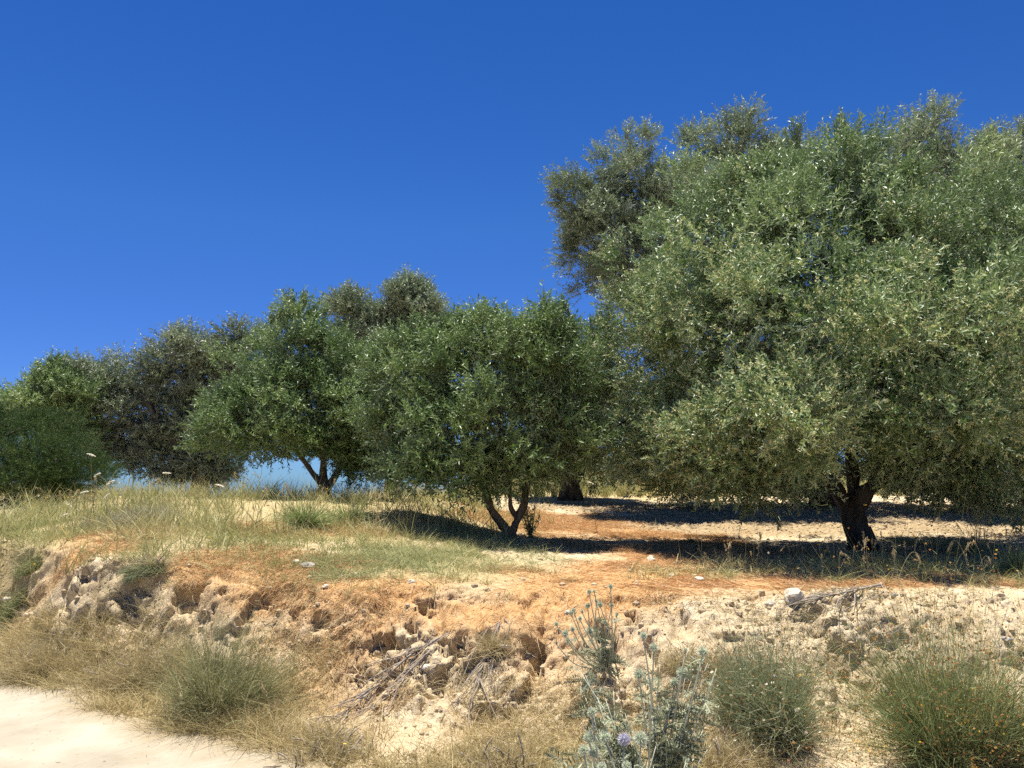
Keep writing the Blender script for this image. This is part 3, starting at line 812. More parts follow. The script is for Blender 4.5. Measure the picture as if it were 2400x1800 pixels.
olive('olive_tree', 'pale green olive tree at far left between the drab olive and the dark feathery tree', 17.0,
      [(110, 925, 60, 48, 0, .8), (132, 882, 26, 28, 0, .4), (60, 965, 50, 50, .1, .6), (150, 930, 70, 60, .1, .7), (90, 980, 100, 60, .2, .8), (8, 985, 40, 36, .1, .5), (180, 1010, 50, 60, .2, .6)],
      [[(120, 1175, 0, .2), (118, 1080, 0, .14), (110, 980, 0, .1), (100, 880, 0, .04)], [(117, 1060, 0, .09), (150, 980, 0, .06), (170, 920, 0, .03)]],
      62000, .075, M['leaf_green'], M['bark'], seed=19, clump=.20, upright=.5, shoots=[(135, 868, 0, .14, 4)])
olive('feathery_tree', 'dark green feathery tree low at far left edge above the grassy bank', 13.0,
      [(60, 1050, 110, 70, 0, .9), (140, 1080, 90, 60, -.2, .8), (-20, 1040, 70, 80, 0, .8), (60, 1120, 110, 50, -.2, .8), (180, 1120, 60, 45, -.1, .6), (110, 1000, 60, 45, .1, .6), (-60, 1110, 90, 60, 0, .8), (150, 1150, 60, 30, -.2, .5)],
      [[(70, 1215, 0, .1), (72, 1150, 0, .08), (65, 1080, 0, .05), (60, 1000, 0, .02)], [(72, 1160, 0, .05), (120, 1090, 0, .04), (150, 1040, 0, .02)]],
      120000, .045, M['leaf_dark'], M['bark'], group=None, seed=20, clump=.18, upright=.35, leaf_w=.16, spl=20, limb_r=.018)

# ------------------------------------------------------------------ loose cover: grass and straw
rng = np.random.default_rng(99)
def up_blades(name, label, n, dens, hgt, wid, matl, lean=.35, droop=.5, cat='grass', nseg=3, tint=None, patch=0.0):
    r, nr, i0 = sample(n, dens)
    nt_ = max(1, n // 16); tk = rng.integers(0, nt_, n); loose = rng.random(n) < .3
    rc = r[tk] + np.concatenate([rng.normal(size=(n, 2)) * min(.045, hgt * .16), np.zeros((n, 1))], 1)
    r = np.where(loose[:, None], r, rc); nr = np.where(loose[:, None], nr, nr[tk])
    tuft = rng.random(nt_)[tk]; tl = rng.normal(size=(nt_, 3))[tk] * .22
    d = unit(np.array([0, 0, 1.0]) + tl + rng.normal(size=(n, 3)) * lean * np.array([1, 1, .3]))
    h = hgt * (.35 + .75 * rng.random(n)) * (.65 + .7 * tuft)
    if patch: h = h * (1 + patch * vnoise(r * 1.1))
    bend = rng.normal(size=(n, 3)) * droop * np.array([1, 1, .35]) - np.array([0, 0, droop * .3])
    mb = MB()
    t = np.clip(rng.random(n) * .40 + .35 * tuft[::-1] * 0 + .30 * rng.random(nt_)[tk] + .40 * (vnoise(r * 1.1 + 50) * .5 + .5), 0, 1) if tint is None else tint(r, n)
    strips(mb, r - nr * .01, d, h, wid * (.5 + 1.5 * rng.random(n) ** 2), bend, nseg, t)
    return tag(mb.build(name, matl), label, cat, kind='stuff')

near2 = near.astype(float)
gap = np.zeros(len(xf)); gap[near] = smooth(-.35, .25, fbm(pn * np.array([1.6, 1.6, 1.6]) + 5, 3))
TALL = [blob(*b) for b in [(120, 1220, 260, 45), (330, 1190, 200, 40), (520, 1190, 140, 34), (680, 1190, 120, 40), (860, 1185, 160, 30), (1050, 1180, 160, 24),
                           (250, 1265, 190, 22), (60, 1290, 120, 30)]]
tallm = np.zeros(len(xf)); tallm[near] = mask(TALL, xf[near], yf[near], .35, .3, 2.2)
tallm[near & (yf > 13.5) & (xf < -1)] = .6
up_blades('tall_grass', 'tall yellowing wild grass along the top of the left bank', 80000, tallm * (.12 + gap), .36, .006, M['tall_grass'], .3, .35, patch=.4)
BACK = [blob(*b) for b in [(1480, 1130, 260, 22), (1250, 1140, 140, 20), (1650, 1145, 200, 18)]]
backm = np.zeros(len(xf)); backm[near] = mask(BACK, xf[near], yf[near], .3, .2, 4.2)
backm[near & (yf > 18.6) & (yf < 25) & (xf > -1.5) & (xf < 13)] = 1.0
up_blades('tall_grass', 'tall straw-coloured grass on the rise behind the orchard', 44000, backm * (1 - .97 * ((xf < 2.4) & (xf > -3) & (yf < 18.4))), .50, .013, M['tall_grass'], .22, .3)
TURF = [blob(*b) for b in [(920, 1310, 170, 30), (1180, 1310, 170, 30), (1290, 1325, 70, 16), (830, 1350, 90, 16)]]
turfm = np.zeros(len(xf)); turfm[near] = mask(TURF, xf[near], yf[near], .35, .3, 6.2)
up_blades('short_turf', 'low grey-green grass patch in front of the V-trunk olive', 17000, turfm * (.2 + gap), .085, .0035, M['turf'], .7, .9)
RG = [blob(*b) for b in [(1700, 1345, 180, 16), (1950, 1340, 200, 22), (2200, 1340, 200, 26), (2380, 1310, 60, 60)]]
rgm = np.zeros(len(xf)); rgm[near] = mask(RG, xf[near], yf[near], .35, .3, 9.2)
up_blades('wild_grass', 'mixed green and yellow wild grass along the lip in front of the big olive', 9000, rgm, .17, .005, M['tall_grass'], .5, .6)
mid = smooth(.85, 1.0, sf) * (1 - smooth(1.9, 2.6, sf)) * near2 * (1 - smooth(-.6, .8, xf)) * (np.abs(xf) < 7)
up_blades('mixed_grass', 'knee-low mixed dry and green grass thinning out toward the left bank lip', 38000, mid * (.1 + gap) * (1 - orange * .6), .15, .004, M['tall_grass'], .5, .6)
# orange straw lying on the lip, combed downhill
n = 150000
r, nr, i0 = sample(n, orange * (.15 + gap) * near2)
dn = nr * 1.0; dn[:, 2] = 0
fl = unit(unit(dn + 1e-6) * .9 + np.array([-.35, 0, 0]) + rng.normal(size=(n, 3)) * .6)
d = unit(fl - nr * (fl * nr).sum(1, keepdims=True) + nr * (.02 + .22 * rng.random(n) ** 2)[:, None])
mb = MB(); strips(mb, r + nr * .004, d, .05 + .09 * rng.random(n), .0035, rng.normal(size=(n, 3)) * .25 - nr * .15, 2)
tag(mb.build('orange_straw', M['straw']), 'mat of fine orange dead straw lying over the lip of the bank', 'straw', kind='stuff')
# dry bleached grass over the bank face and its foot
low = smooth(.15, .26, sf) * (1 - smooth(.58, .80, sf)) * near2 * (.05 + .9 * (1 - smooth(-2.0, -.9, xf)) + .09 * smooth(-2.0, -.9, xf) * (1 - smooth(.2, 1.2, xf)))
up_blades('dry_grass', 'dry bleached grass covering the foot of the bank beside the road', 115000, low * (.12 + gap) * (np.abs(xf + .8) < 5.5), .17, .0032, M['dry_grass'], .55, .7)
face = bank * (.25 + gap) * (1 - hole)
n = 62000
r, nr, i0 = sample(n, face)
fl = unit(nr * np.array([1, 1, 0]) + 1e-6 + np.array([-.3, 0, 0]) + rng.normal(size=(n, 3)) * .7)
d = unit(fl - nr * (fl * nr).sum(1, keepdims=True) + nr * (.05 + .4 * rng.random(n))[:, None])
mb = MB(); strips(mb, r, d, .05 + .11 * rng.random(n), .003, rng.normal(size=(n, 3)) * .35, 3)
tag(mb.build('dry_stems', M['dry_grass']), 'loose dry stems hanging on the eroded face of the bank', 'grass', kind='stuff')

# fallen leaves and twigs under the trees
n = 16000
lit = ((sf > 1.15) & (yf < 16.5) & (xf > -3.5) & (xf < 9.5)) * (.15 + gap) * (.3 + np.exp(-((xf - 4.5) / 2.6) ** 2 - ((yf - 10.4) / 2.6) ** 2) * 2 + np.exp(-(xf / 1.5) ** 2 - ((yf - 10.5) / 1.6) ** 2) * 2)
r, nr, i0 = sample(n, lit)
fl = unit(rng.normal(size=(n, 3)) * [1, 1, .12])
mb = MB(); strips(mb, r + nr * .006, fl, np.where(rng.random(n) < .9, .05, .22) * (.6 + .7 * rng.random(n)), .011 * (.4 + .8 * rng.random(n)), rng.normal(size=(n, 3)) * .1, 2, side=unit(np.cross(fl, [0, 0, 1.0]) + rng.normal(size=(n, 3)) * .3))
tag(mb.build('leaf_litter', M['shrub_dry']), 'fallen dry leaves and twigs strewn over the orchard floor', 'leaf litter', kind='stuff')
# small clods and pebbles
def lump(mb, c, r, seed, flat=.75, detail=1, tint=.5):
    b = ICO[detail]
    v = b[0] * (1 + .35 * fbm(b[0] * 1.3 + seed, 2) + .12 * vnoise(b[0] * 4 + seed))[:, None]
    sx = np.array([1, .6 + .4 * ((seed * 7.31) % 1), flat]) * r
    a = (seed * 2.39996) % 6.28
    v = v * sx
    v = np.stack([v[:, 0] * math.cos(a) - v[:, 1] * math.sin(a), v[:, 0] * math.sin(a) + v[:, 1] * math.cos(a), v[:, 2]], 1)
    mb.add(v + c, b[1], tint)
def ico(sub):
    import bmesh
    bm = bmesh.new(); bmesh.ops.create_icosphere(bm, subdivisions=sub, radius=1)
    v = np.array([x.co[:] for x in bm.verts]); f = np.array([[q.index for q in p.verts] for p in bm.faces]); bm.free()
    return v, f
ICO = {k: ico(k) for k in (1, 2, 3, 4)}
mb = MB()
r, nr, i0 = sample(15000, (till * .7 + bank * (1 - orange * .8) * (.4 + gap) + .05 * near2 * (sf > 1) * (1 - sward)) * (np.abs(xf) < 9))
for k in range(len(r)):
    lump(mb, r[k] + [0, 0, .004], .007 + .030 * rng.random() ** 4, k * 1.37, .75)
tag(mb.build('soil_clods', M['clod'], None, False), 'crumbled soil clods strewn over the tilled strip and bank', 'soil', kind='stuff')
mb = MB()
rd = ((sf < -.02) & (np.abs(xf) < 9) & (yf > 2)).astype(float)
rd *= ((np.abs(xf + 2.5) < 3.5) & (yf > 3.5)) + .05
r, nr, i0 = sample(1300, rd)
for k in range(len(r)):
    lump(mb, r[k] + [0, 0, .006], .003 + .008 * rng.random() ** 3, k * 2.17, .7)
tag(mb.build('road_gravel', M['stone'], None, False), 'small grey gravel scattered on the dirt road', 'gravel', kind='stuff')

# ------------------------------------------------------------------ stones
STONES = [
    (1302, 1146, 34, 'large pale rock behind the stout dark trunk of the shaded olive', .5, 1),
    (1395, 1140, 14, 'small pale flat rock in dry grass right of the shaded olive trunk', .5, 1),
    (1527, 1315, 20, 'white angular stone on the edge of the big olive shadow', .6, 1),
    (1862, 1408, 40, 'white crumbly boulder above the silvery cushion shrub', .7, 1),
    (1808, 1420, 18, 'white stone left beside the crumbly boulder', .7, 1),
    (722, 1330, 24, 'weathered grey rock in the straw left of the turf patch', .45, 0),
    (695, 1318, 15, 'low pale rock touching the weathered grey rock', .4, 1),
    (764, 1377, 11, 'round pale stone on the lip below the weathered grey rock', .7, 1),
    (15, 1407, 13, 'pale stone at the left edge under the round shrublet', .7, 1),
    (65, 1443, 14, 'oblong pale stone on the left bank face', .5, 1),
    (1186, 1517, 19, 'flat white stone sticking out of the bank below the dry twig tangle', .4, 1),
    (1000, 1567, 18, 'white stone lodged in the crumbled middle of the bank', .6, 1),
    (965, 1366, 11, 'pale stone in the lower edge of the turf patch', .7, 1),
    (1573, 1352, 11, 'pale stone in orange straw just right of the white angular stone', .7, 1),
    (1640, 1362, 16, 'pale lump at the lower tip of the big olive shadow', .7, 1),
    (1430, 1205, 12, 'pale stone on the tilled strip left of the shadowed rim', .6, 1),
    (2098, 1396, 10, 'bluish grey stone on the soil right of the dead branch', .6, 0),
    (1330, 1437, 10, 'pale stone in the straw slope above the thistle buds', .6, 1),
    (2365, 1500, 14, 'grey stone in the soil at the far right of the bank', .6, 0),
    (1030, 1215, 12, 'pale stone at the shade edge left of the V-trunk', .5, 1),
]
for k, (u, v, rp, lab, flat, kind) in enumerate(STONES):
    p = hit(u, v); rr = rp * .8 * p[1] / F
    mb = MB(); lump(mb, np.zeros(3), rr, k * 3.7 + 1.1, flat, 3)
    o = mb.build('stone', M['stone'] if kind else M['stone_grey'], None, False)
    o.location = p + np.array([0, .3 * rr, rr * flat * .25]); tag(o, lab, 'stone', 'stones lying on the bank and orchard floor')

# ------------------------------------------------------------------ shrubs and tufts
def shrub(name, label, cat, u, v, rad_px, hgt_px, n, matl, width=.0035, nseg=4, side=.75, flowers=None, group=None, sink=.02, d=None, leaves=True, spread=1.0, droop=.4, lean=(0, 0, 0)):
    p = hit(u, v) if d is None else on(u, d)
    R = rad_px * p[1] / F; H = hgt_px * p[1] / F
    root = thing(name, label, cat, p, group)
    a = rng.random(n) * 2 * math.pi
    el = np.arccos(rng.random(n) ** side)
    dv = np.stack([np.cos(a) * np.sin(el) * R, np.sin(a) * np.sin(el) * R * spread, np.cos(el) * H * .9 + .12 * H], 1) + np.array(lean) * R
    ln = np.linalg.norm(dv, axis=1); dv = dv / ln[:, None]; ln = np.minimum(ln, 1.0 * H)
    L = ln * (.45 + .6 * rng.random(n)) * (1 + .45 * vnoise(dv * 2.2 + u))
    nt_ = 1 if n < 800 else 11
    ta = rng.random(nt_) * 6.28; tr_ = np.sqrt(rng.random(nt_)) * R * .62 * (nt_ > 1)
    tc_ = np.stack([np.cos(ta) * tr_, np.sin(ta) * tr_ * .7, 0 * ta], 1)
    for q in range(nt_): tc_[q, 2] = gz(p[0] + tc_[q, 0], p[1] + tc_[q, 1]) - p[2]
    tsz = (.6 + .4 * rng.random(nt_)) if nt_ > 1 else np.ones(1)
    kt = rng.integers(0, nt_, n)
    b = tc_[kt] + np.stack([np.cos(a), np.sin(a), 0 * a], 1) * (R * .16 * rng.random(n))[:, None]; b[:, 2] -= sink
    if nt_ > 1:
        lean_t = rng.normal(size=(nt_, 3)) * .22
        dv = unit(dv + lean_t[kt] + tc_[kt] / R * np.array([.5, .5, 0])); L = L * (tsz * (1.05 - .45 * (tr_ / R)))[kt]
    bend = rng.normal(size=(n, 3)) * (.34 if leaves else .2) + np.array([0, 0, -droop * .3]) + dv * np.array([.2, .2, 0])
    mb = MB(); ti = np.clip(.25 + .5 * rng.random(n) + .3 * vnoise(dv * 3 + u * .1), 0, 1)
    strips(mb, b, dv, L, width, bend, nseg, ti)
    tips = b + dv * L[:, None] + bend * L[:, None]
    if leaves:                                      # side sprigs
        m = n * 2
        k = rng.integers(0, n, m); t = (.35 + .6 * rng.random(m))[:, None]
        q = b[k] + dv[k] * L[k][:, None] * t + bend[k] * L[k][:, None] * t ** 2
        strips(mb, q, unit(dv[k] + rng.normal(size=(m, 3)) * .9), .03 + .06 * rng.random(m), width * .9, rng.normal(size=(m, 3)) * .2, 2, np.clip(ti[k] + .15, 0, 1))
    mb.build('foliage', matl, root)
    if nt_ > 1:                                     # woody stems and dead twigs low in the bush
        tb = MB()
        for q in range(nt_):
            for _ in range(3):
                e = tc_[q] + unit(rng.normal(size=3) * [1, 1, .4] + [0, 0, .8]) * (R * .35 + .25 * R * rng.random())
                tube(tb, [tc_[q] - [0, 0, .03], (tc_[q] + e) / 2 + rng.normal(size=3) * .03 * R, e], [.008, .006, .003], 5, .2, .5, 3)
        tb.build('woody_stems', M['twig'], root, True)['kind'] = 'stuff'
        nd = max(60, n // 7); a = rng.random(nd) * 6.28; sd_ = unit(np.stack([np.cos(a) + .5, np.sin(a) * .8 - .3, .25 + .5 * rng.random(nd)], 1))
        kb = rng.integers(0, nt_, nd); db = MB()
        strips(db, tc_[kb] + rng.normal(size=(nd, 3)) * R * .08, sd_, R * (.4 + .7 * rng.random(nd)), width, rng.normal(size=(nd, 3)) * .35 - [0, 0, .15], 4)
        db.build('dead_twigs', M['shrub_dry'], root)['kind'] = 'stuff'
    for (nm, fm, cnt, size) in (flowers or []):
        fb = MB(); k = rng.choice(n, cnt, replace=cnt > n); c = tips[k]
        c = c + rng.normal(size=c.shape) * .01
        for q in range(3):
            d1 = unit(rng.normal(size=(cnt, 3))); n1 = unit(np.cross(d1, rng.normal(size=(cnt, 3))))
            s_ = size * (.7 + .6 * rng.random(cnt))
            quads_leaf(fb, c - d1 * (s_ / 2)[:, None], d1, n1, s_, s_, rng.random(cnt), 0)
        o = fb.build(nm, fm, root); o['kind'] = 'stuff'
    return root

shrub('cushion_shrub', 'silvery green cushion shrub dotted with cream flower heads, right of the thistles', 'shrub', 1815, 1700, 116, 450, 6400, M['shrub_silver'],
      flowers=[('flower_heads', M['cream'], 170, .018), ('dry_flower_heads', M['rust'], 1100, .010)], lean=(-.45, -.15, 0), width=.0034)
shrub('cushion_shrub', 'green cushion shrub with rusty and yellow flower heads at the right edge', 'shrub', 2265, 1800, 104, 510, 6400, M['shrub_green'],
      flowers=[('flower_heads', M['rust'], 2200, .012), ('yellow_flower_heads', M['yellow'], 260, .010)], width=.003)
shrub('grassy_bush', 'large olive-drab grassy bush at the road edge below the left bank', 'shrub', 495, 1680, 104, 320, 5200, M['shrub_olive'], width=.0030, lean=(.15, -.1, 0),
      flowers=[('seed_heads', M['seed'], 500, .008)])
shrub('grassy_bush', 'dry tan bush spreading left of the olive-drab bush beside the road', 'shrub', 330, 1595, 130, 120, 3400, M['shrub_dry'], width=.003)
shrub('grassy_bush', 'yellow-green low grassy bush at the left edge above the road', 'shrub', 90, 1565, 120, 120, 3400, M['shrub_dry'], width=.0032)
shrub('shrublet', 'round grey-green shrublet on the left bank face', 'shrub', 62, 1395, 48, 70, 2600, M['shrub_green'], width=.004)
shrub('grass_tussock', 'silver-green drooping tussock hanging over a hollow in the left bank', 'grass tussock', 350, 1330, 62, 55, 1800, M['shrub_silver'], width=.004, leaves=False, droop=1.6, lean=(-.5, -.5, 0))
for k, (u, v, rp, hp, lab) in enumerate([(250, 1240, 80, 55, 'pale grey dry shrub on top of the left bank, left of two'), (345, 1225, 70, 55, 'pale grey dry shrub on top of the left bank, right of two')]):
    shrub('grey_shrub', lab, 'shrub', u, v, rp, hp, 2200, M['shrub_grey'], width=.004, group='pale grey shrubs on the left bank top')
shrub('dry_bush', 'tangled purplish-grey dead twigs on the bank in the middle', 'shrub', 1165, 1520, 60, 65, 700, M['shrub_dry'], width=.003, droop=1.5)
shrub('dry_bush', 'brown dry bush between the thistles and the bank foot', 'shrub', 1660, 1560, 90, 90, 1500, M['shrub_dry'], width=.0026)
shrub('dry_bush', 'dark dry bush under the silvery cushion shrub', 'shrub', 1720, 1790, 110, 100, 2200, M['shrub_dry'], width=.0028)
shrub('grassy_bush', 'thin olive-tan grassy bush at the bottom edge left of the thistles', 'shrub', 1180, 1810, 150, 120, 1300, M['shrub_dry'], width=.0026)
shrub('grassy_bush', 'sparse tan grassy bush at the bottom edge right of the road', 'shrub', 760, 1780, 130, 100, 1300, M['shrub_dry'], width=.0028)
shrub('weed_clump', 'dry twiggy weed standing in the sun at the right of the big trunk', 'weed', 2290, 1300, 70, 130, 160, M['shrub_dry'], width=.005, side=.3)
shrub('grass_clump', 'lush green grass clump around the foot of the small round olive', 'grass clump', 715, 1235, 95, 100, 700, M['green_grass'], width=.008, leaves=False, side=.4, droop=.9)
shrub('grass_clump', 'fresh green grass clump just right of the small round olive trunk', 'grass clump', 820, 1225, 75, 85, 600, M['green_grass'], width=.008, leaves=False, side=.4, droop=.9)
shrub('grass_clump', 'green grass clump at the right edge in front of the big olive', 'grass clump', 2385, 1350, 60, 110, 1500, M['green_grass'], width=.006, leaves=False, side=.4, droop=.7)
shrub('drooping_tuft', 'dark tuft of drooping leaves standing alone on the orange floor', 'weed', 1620, 1272, 30, 62, 60, M['shrub_green'], width=.012, leaves=False, side=.5, droop=2.6)

# leafy sucker beside the V trunk
p = hit(1243, 1258)
root = thing('olive_sucker', 'dark leafy sprout standing right of the V-shaped trunk', 'sapling', p)
mb = MB(); tb = MB()
for k in range(9):
    d = unit(np.array([rng.normal() * .25, rng.normal() * .25, 1]))
    h = .25 + .35 * rng.random()
    tube(tb, [np.zeros(3), d * h * .5 + rng.normal(size=3) * .02, d * h], [.006, .005, .003], 5, 0, .5, 3)
    m = 40; t = rng.random(m)[:, None]
    dd = unit(rng.normal(size=(m, 3)) + [0, 0, .4]); nn = unit(np.cross(dd, rng.normal(size=(m, 3))))
    quads_leaf(mb, d * h * t, dd, nn, .05, .02, rng.random(m))
mb.build('leaves', M['leaf_green'], root); tb.build('stem', M['bark_young'], root)

# ------------------------------------------------------------------ thistles
def head_mesh(matl):
    mb = MB(); v, f = ICO[2]
    mb.add(v * .5, f, .4)
    d = ICO[3][0]; d = unit(d + rng.normal(size=d.shape) * .06)
    n = len(d); s1 = unit(np.cross(d, rng.normal(size=(n, 3)))); s2 = np.cross(d, s1)
    L = .92 + .16 * rng.random(n)
    V = np.stack([d * .42 + s1 * .055, d * .42 - s1 * .03 + s2 * .048, d * .42 - s1 * .03 - s2 * .048, d * L[:, None]], 1)
    tn = np.tile([.45, .45, .45, 1.0], n)
    o = np.arange(n)[:, None] * 4
    mb.add(V.reshape(-1, 3), np.concatenate([o + [0, 1, 3], o + [1, 2, 3], o + [2, 0, 3]]), tn)
    return mb
def zp(x, y):                                       # pixel in the thistle close-up -> photo pixel
    return 1200 + x / 3.318, 1300 + y / 3.318
hm = head_mesh(None).build('flower_head', M['thistle_head'])
hv = head_mesh(None).build('flower_head', M['thistle_violet'])
for o in (hm, hv): COL.objects.unlink(o)

def spiny_leaves(mb, base, d, L, n=1):
    """one jagged pinnate leaf"""
    side = unit(np.cross(d, rng.normal(size=3)))
    nrm = np.cross(side, d)
    droop = -np.array([0, 0, 1]) * .35
    k = 9; ts = np.linspace(.08, 1, k)
    c = base + d * (L * ts)[:, None] + droop * (L * ts ** 2)[:, None]
    strips(mb, base[None], d[None], np.array([L]), .007, droop[None], 4, np.array([.8]), side=side[None])
    for s in (-1, 1):
        dd = unit(side * s + d * .55 + nrm * rng.normal(.25, .25, (k, 1)))
        w = L * .34 * np.sin(ts * 2.6 + .35)
        quads_leaf(mb, c, dd, np.tile(nrm, (k, 1)), np.maximum(w, .01), L * .065, np.clip(rng.normal(.5, .25, k), 0, 1), .1)
        dd2 = unit(dd + d * .9)
        quads_leaf(mb, c + dd * (w * .45)[:, None], dd2, np.tile(nrm, (k, 1)), np.maximum(w * .55, .006), L * .04, np.clip(rng.normal(.7, .2, k), 0, 1), .1)

def thistle(label, base, heads, nl, leaf_zone, Lr, extra=()):
    root = thing('globe_thistle', label, 'thistle', base, 'globe thistles at the bank foot')
    st = MB(); lf = MB()
    hub = base + np.array([0, 0, .02])
    for (p, dia, viol) in heads:
        mid = hub * .45 + p * .55 + np.array([rng.normal() * .03, rng.normal() * .03, -.04])
        tube(st, [hub + rng.normal(size=3) * .02, mid, p - np.array([0, 0, dia * .3])], [.0055, .004, .003], 6, 0, .5, 5)
        h = (hv if viol else hm).copy(); COL.objects.link(h); h.parent = root
        h.name = 'flower_head'
        h.location = p - base; h.scale = [dia * .6] * 3; h.rotation_euler = rng.random(3) * 3
        if viol: h['label'] = 'violet tinged round flower head'
        for k in range(nl):
            t = leaf_zone[0] + (leaf_zone[1] - leaf_zone[0]) * rng.random()
            q = hub * (1 - t) ** 2 + 2 * mid * t * (1 - t) + p * t * t
            a = rng.random() * 6.28
            d = unit(np.array([math.cos(a), math.sin(a), .35 + .3 * rng.normal()]))
            spiny_leaves(lf, q, d, Lr * (.5 + .6 * rng.random()) * (1.15 - t * .8))
    for p in extra:
        mid = hub * .5 + p * .5 + rng.normal(size=3) * .03
        tube(st, [hub + rng.normal(size=3) * .03, mid, p], [.004, .003, .0015], 5, 0, .5, 4)
        for k in range(nl):
            t = .25 + .75 * rng.random()
            q = hub * (1 - t) ** 2 + 2 * mid * t * (1 - t) + p * t * t
            a = rng.random() * 6.28
            spiny_leaves(lf, q, unit(np.array([math.cos(a), math.sin(a), .35 + .3 * rng.normal()])), Lr * (.5 + .6 * rng.random()))
    st.build('stem', M['thistle_stem'], root, True, base)
    lf.build('leaves', M['thistle'], root, False, base)
    return root
b1 = hit(1432, 1590)
H1 = [(600, 288, 40), (640, 285, 26), (767, 247, 40), (588, 395, 44), (686, 388, 48), (775, 393, 38), (460, 455, 42), (480, 432, 36), (528, 495, 36), (345, 538, 36), (470, 578, 40), (415, 612, 52),
      (603, 590, 56), (435, 665, 46), (343, 687, 24), (815, 462, 30), (718, 522, 40), (545, 440, 28), (655, 358, 30)]
thistle('tall globe thistle with many small grey-green buds leaning left on the bank', b1,
        [(P(*zp(x, y), b1[1] - .25 + .25 * rng.random()), s / 3.318 * (b1[1] - .1) / F, False) for x, y, s in H1], 4, (.1, .75), .13)
b2 = on(1500, 3.75)
H2 = [(1022, 628, 58), (1103, 722, 66), (1483, 755, 80), (1325, 925, 96), (985, 930, 84), (1262, 990, 70), (1350, 742, 34)]
thistle('globe thistle with spiny white-green leaves and big round heads at bottom right of centre', b2,
        [(P(*zp(x, y), 3.65 + .25 * rng.random()), s / 3.318 * 3.75 / F, False) for x, y, s in H2], 11, (.12, .80), .13, [P(rng.uniform(1300, 1690), rng.uniform(1540, 1790), 3.95 + rng.normal() * .15) for _ in range(46)])
b3 = on(1440, 3.15)
H3 = [(597, 1420, 84), (725, 1420, 88), (872, 1435, 96), (1000, 1430, 108), (560, 1520, 84), (630, 1540, 90), (620, 1225, 70), (700, 1650, 70), (890, 1640, 70)]
thistle('globe thistle at the bottom edge carrying one violet flower head', b3,
        [(P(*zp(x, y), 3.1 + .15 * rng.random()), s / 3.318 * 3.15 / F, k == 2) for k, (x, y, s) in enumerate(H3)], 8, (.1, .7), .11, [P(rng.uniform(1360, 1620), rng.uniform(1740, 1830), 3.4 + rng.normal() * .1) for _ in range(10)])

# ------------------------------------------------------------------ wild carrots with white umbels
UMB = [(213, 1069, 9.4, 'white umbel flower highest at left against the dark feathery tree'), (228, 1115, 9.4, 'white umbel flower just below the highest one at left'),
       (260, 1133, 9.3, 'flat tilted white umbel right of the dark feathery tree'), (198, 1156, 9.2, 'small white umbel at the foot of the dark feathery tree'),
       (250, 1165, 9.0, 'cream umbel sunk in tall grass beneath the flat tilted one'), (160, 1184, 9.0, 'cream umbel in grass at the left below the dark feathery tree'),
       (514, 1141, 9.8, 'white umbel standing before the open sky gap'), (155, 1209, 8.8, 'lowest cream umbel at left over the dry bank grass'),
       (391, 1112, 10.0, 'white umbel in front of the drab olive trunk'), (1385, 1135, 12.0, 'white umbel right of the shaded olive trunk')]
for (u, v, d, lab) in UMB:
    top = P(u, v, d); g = on(u, d); g[0] += rng.normal() * .05
    root = thing('wild_carrot', lab, 'wildflower', g, 'white umbels of wild carrot')
    st = MB(); tp = top - g
    tube(st, [np.zeros(3), tp * .5 + rng.normal(size=3) * .02, tp], [.004, .003, .002], 5, 0, .5, 4)
    fb = MB(); n = 90; R = rng.uniform(7, 10.5) / F * d
    a = rng.random(n) * 6.28; rr = np.sqrt(rng.random(n)) * R
    tilt = rng.normal() * .5
    c = np.stack([np.cos(a) * rr, np.sin(a) * rr, .25 * R * (1 - (rr / R) ** 2) + np.cos(a) * rr * tilt], 1) + tp + [0, 0, R * .25]
    for k in range(0, n, 5):
        tube(st, [tp, c[k]], [.0014, .0008], 3, 0, .5, 1)
    dd = unit(rng.normal(size=(n, 3)) * [1, 1, .35]); nn = unit(np.cross(dd, unit(np.cross([0, 0, 1.0], dd) + rng.normal(size=(n, 3)) * .3)))
    quads_leaf(fb, c - dd * R * .14, dd, nn, R * .32, R * .3, rng.random(n), .1)
    fb.build('umbel', M['white'], root); st.build('stem', M['stalk'], root)

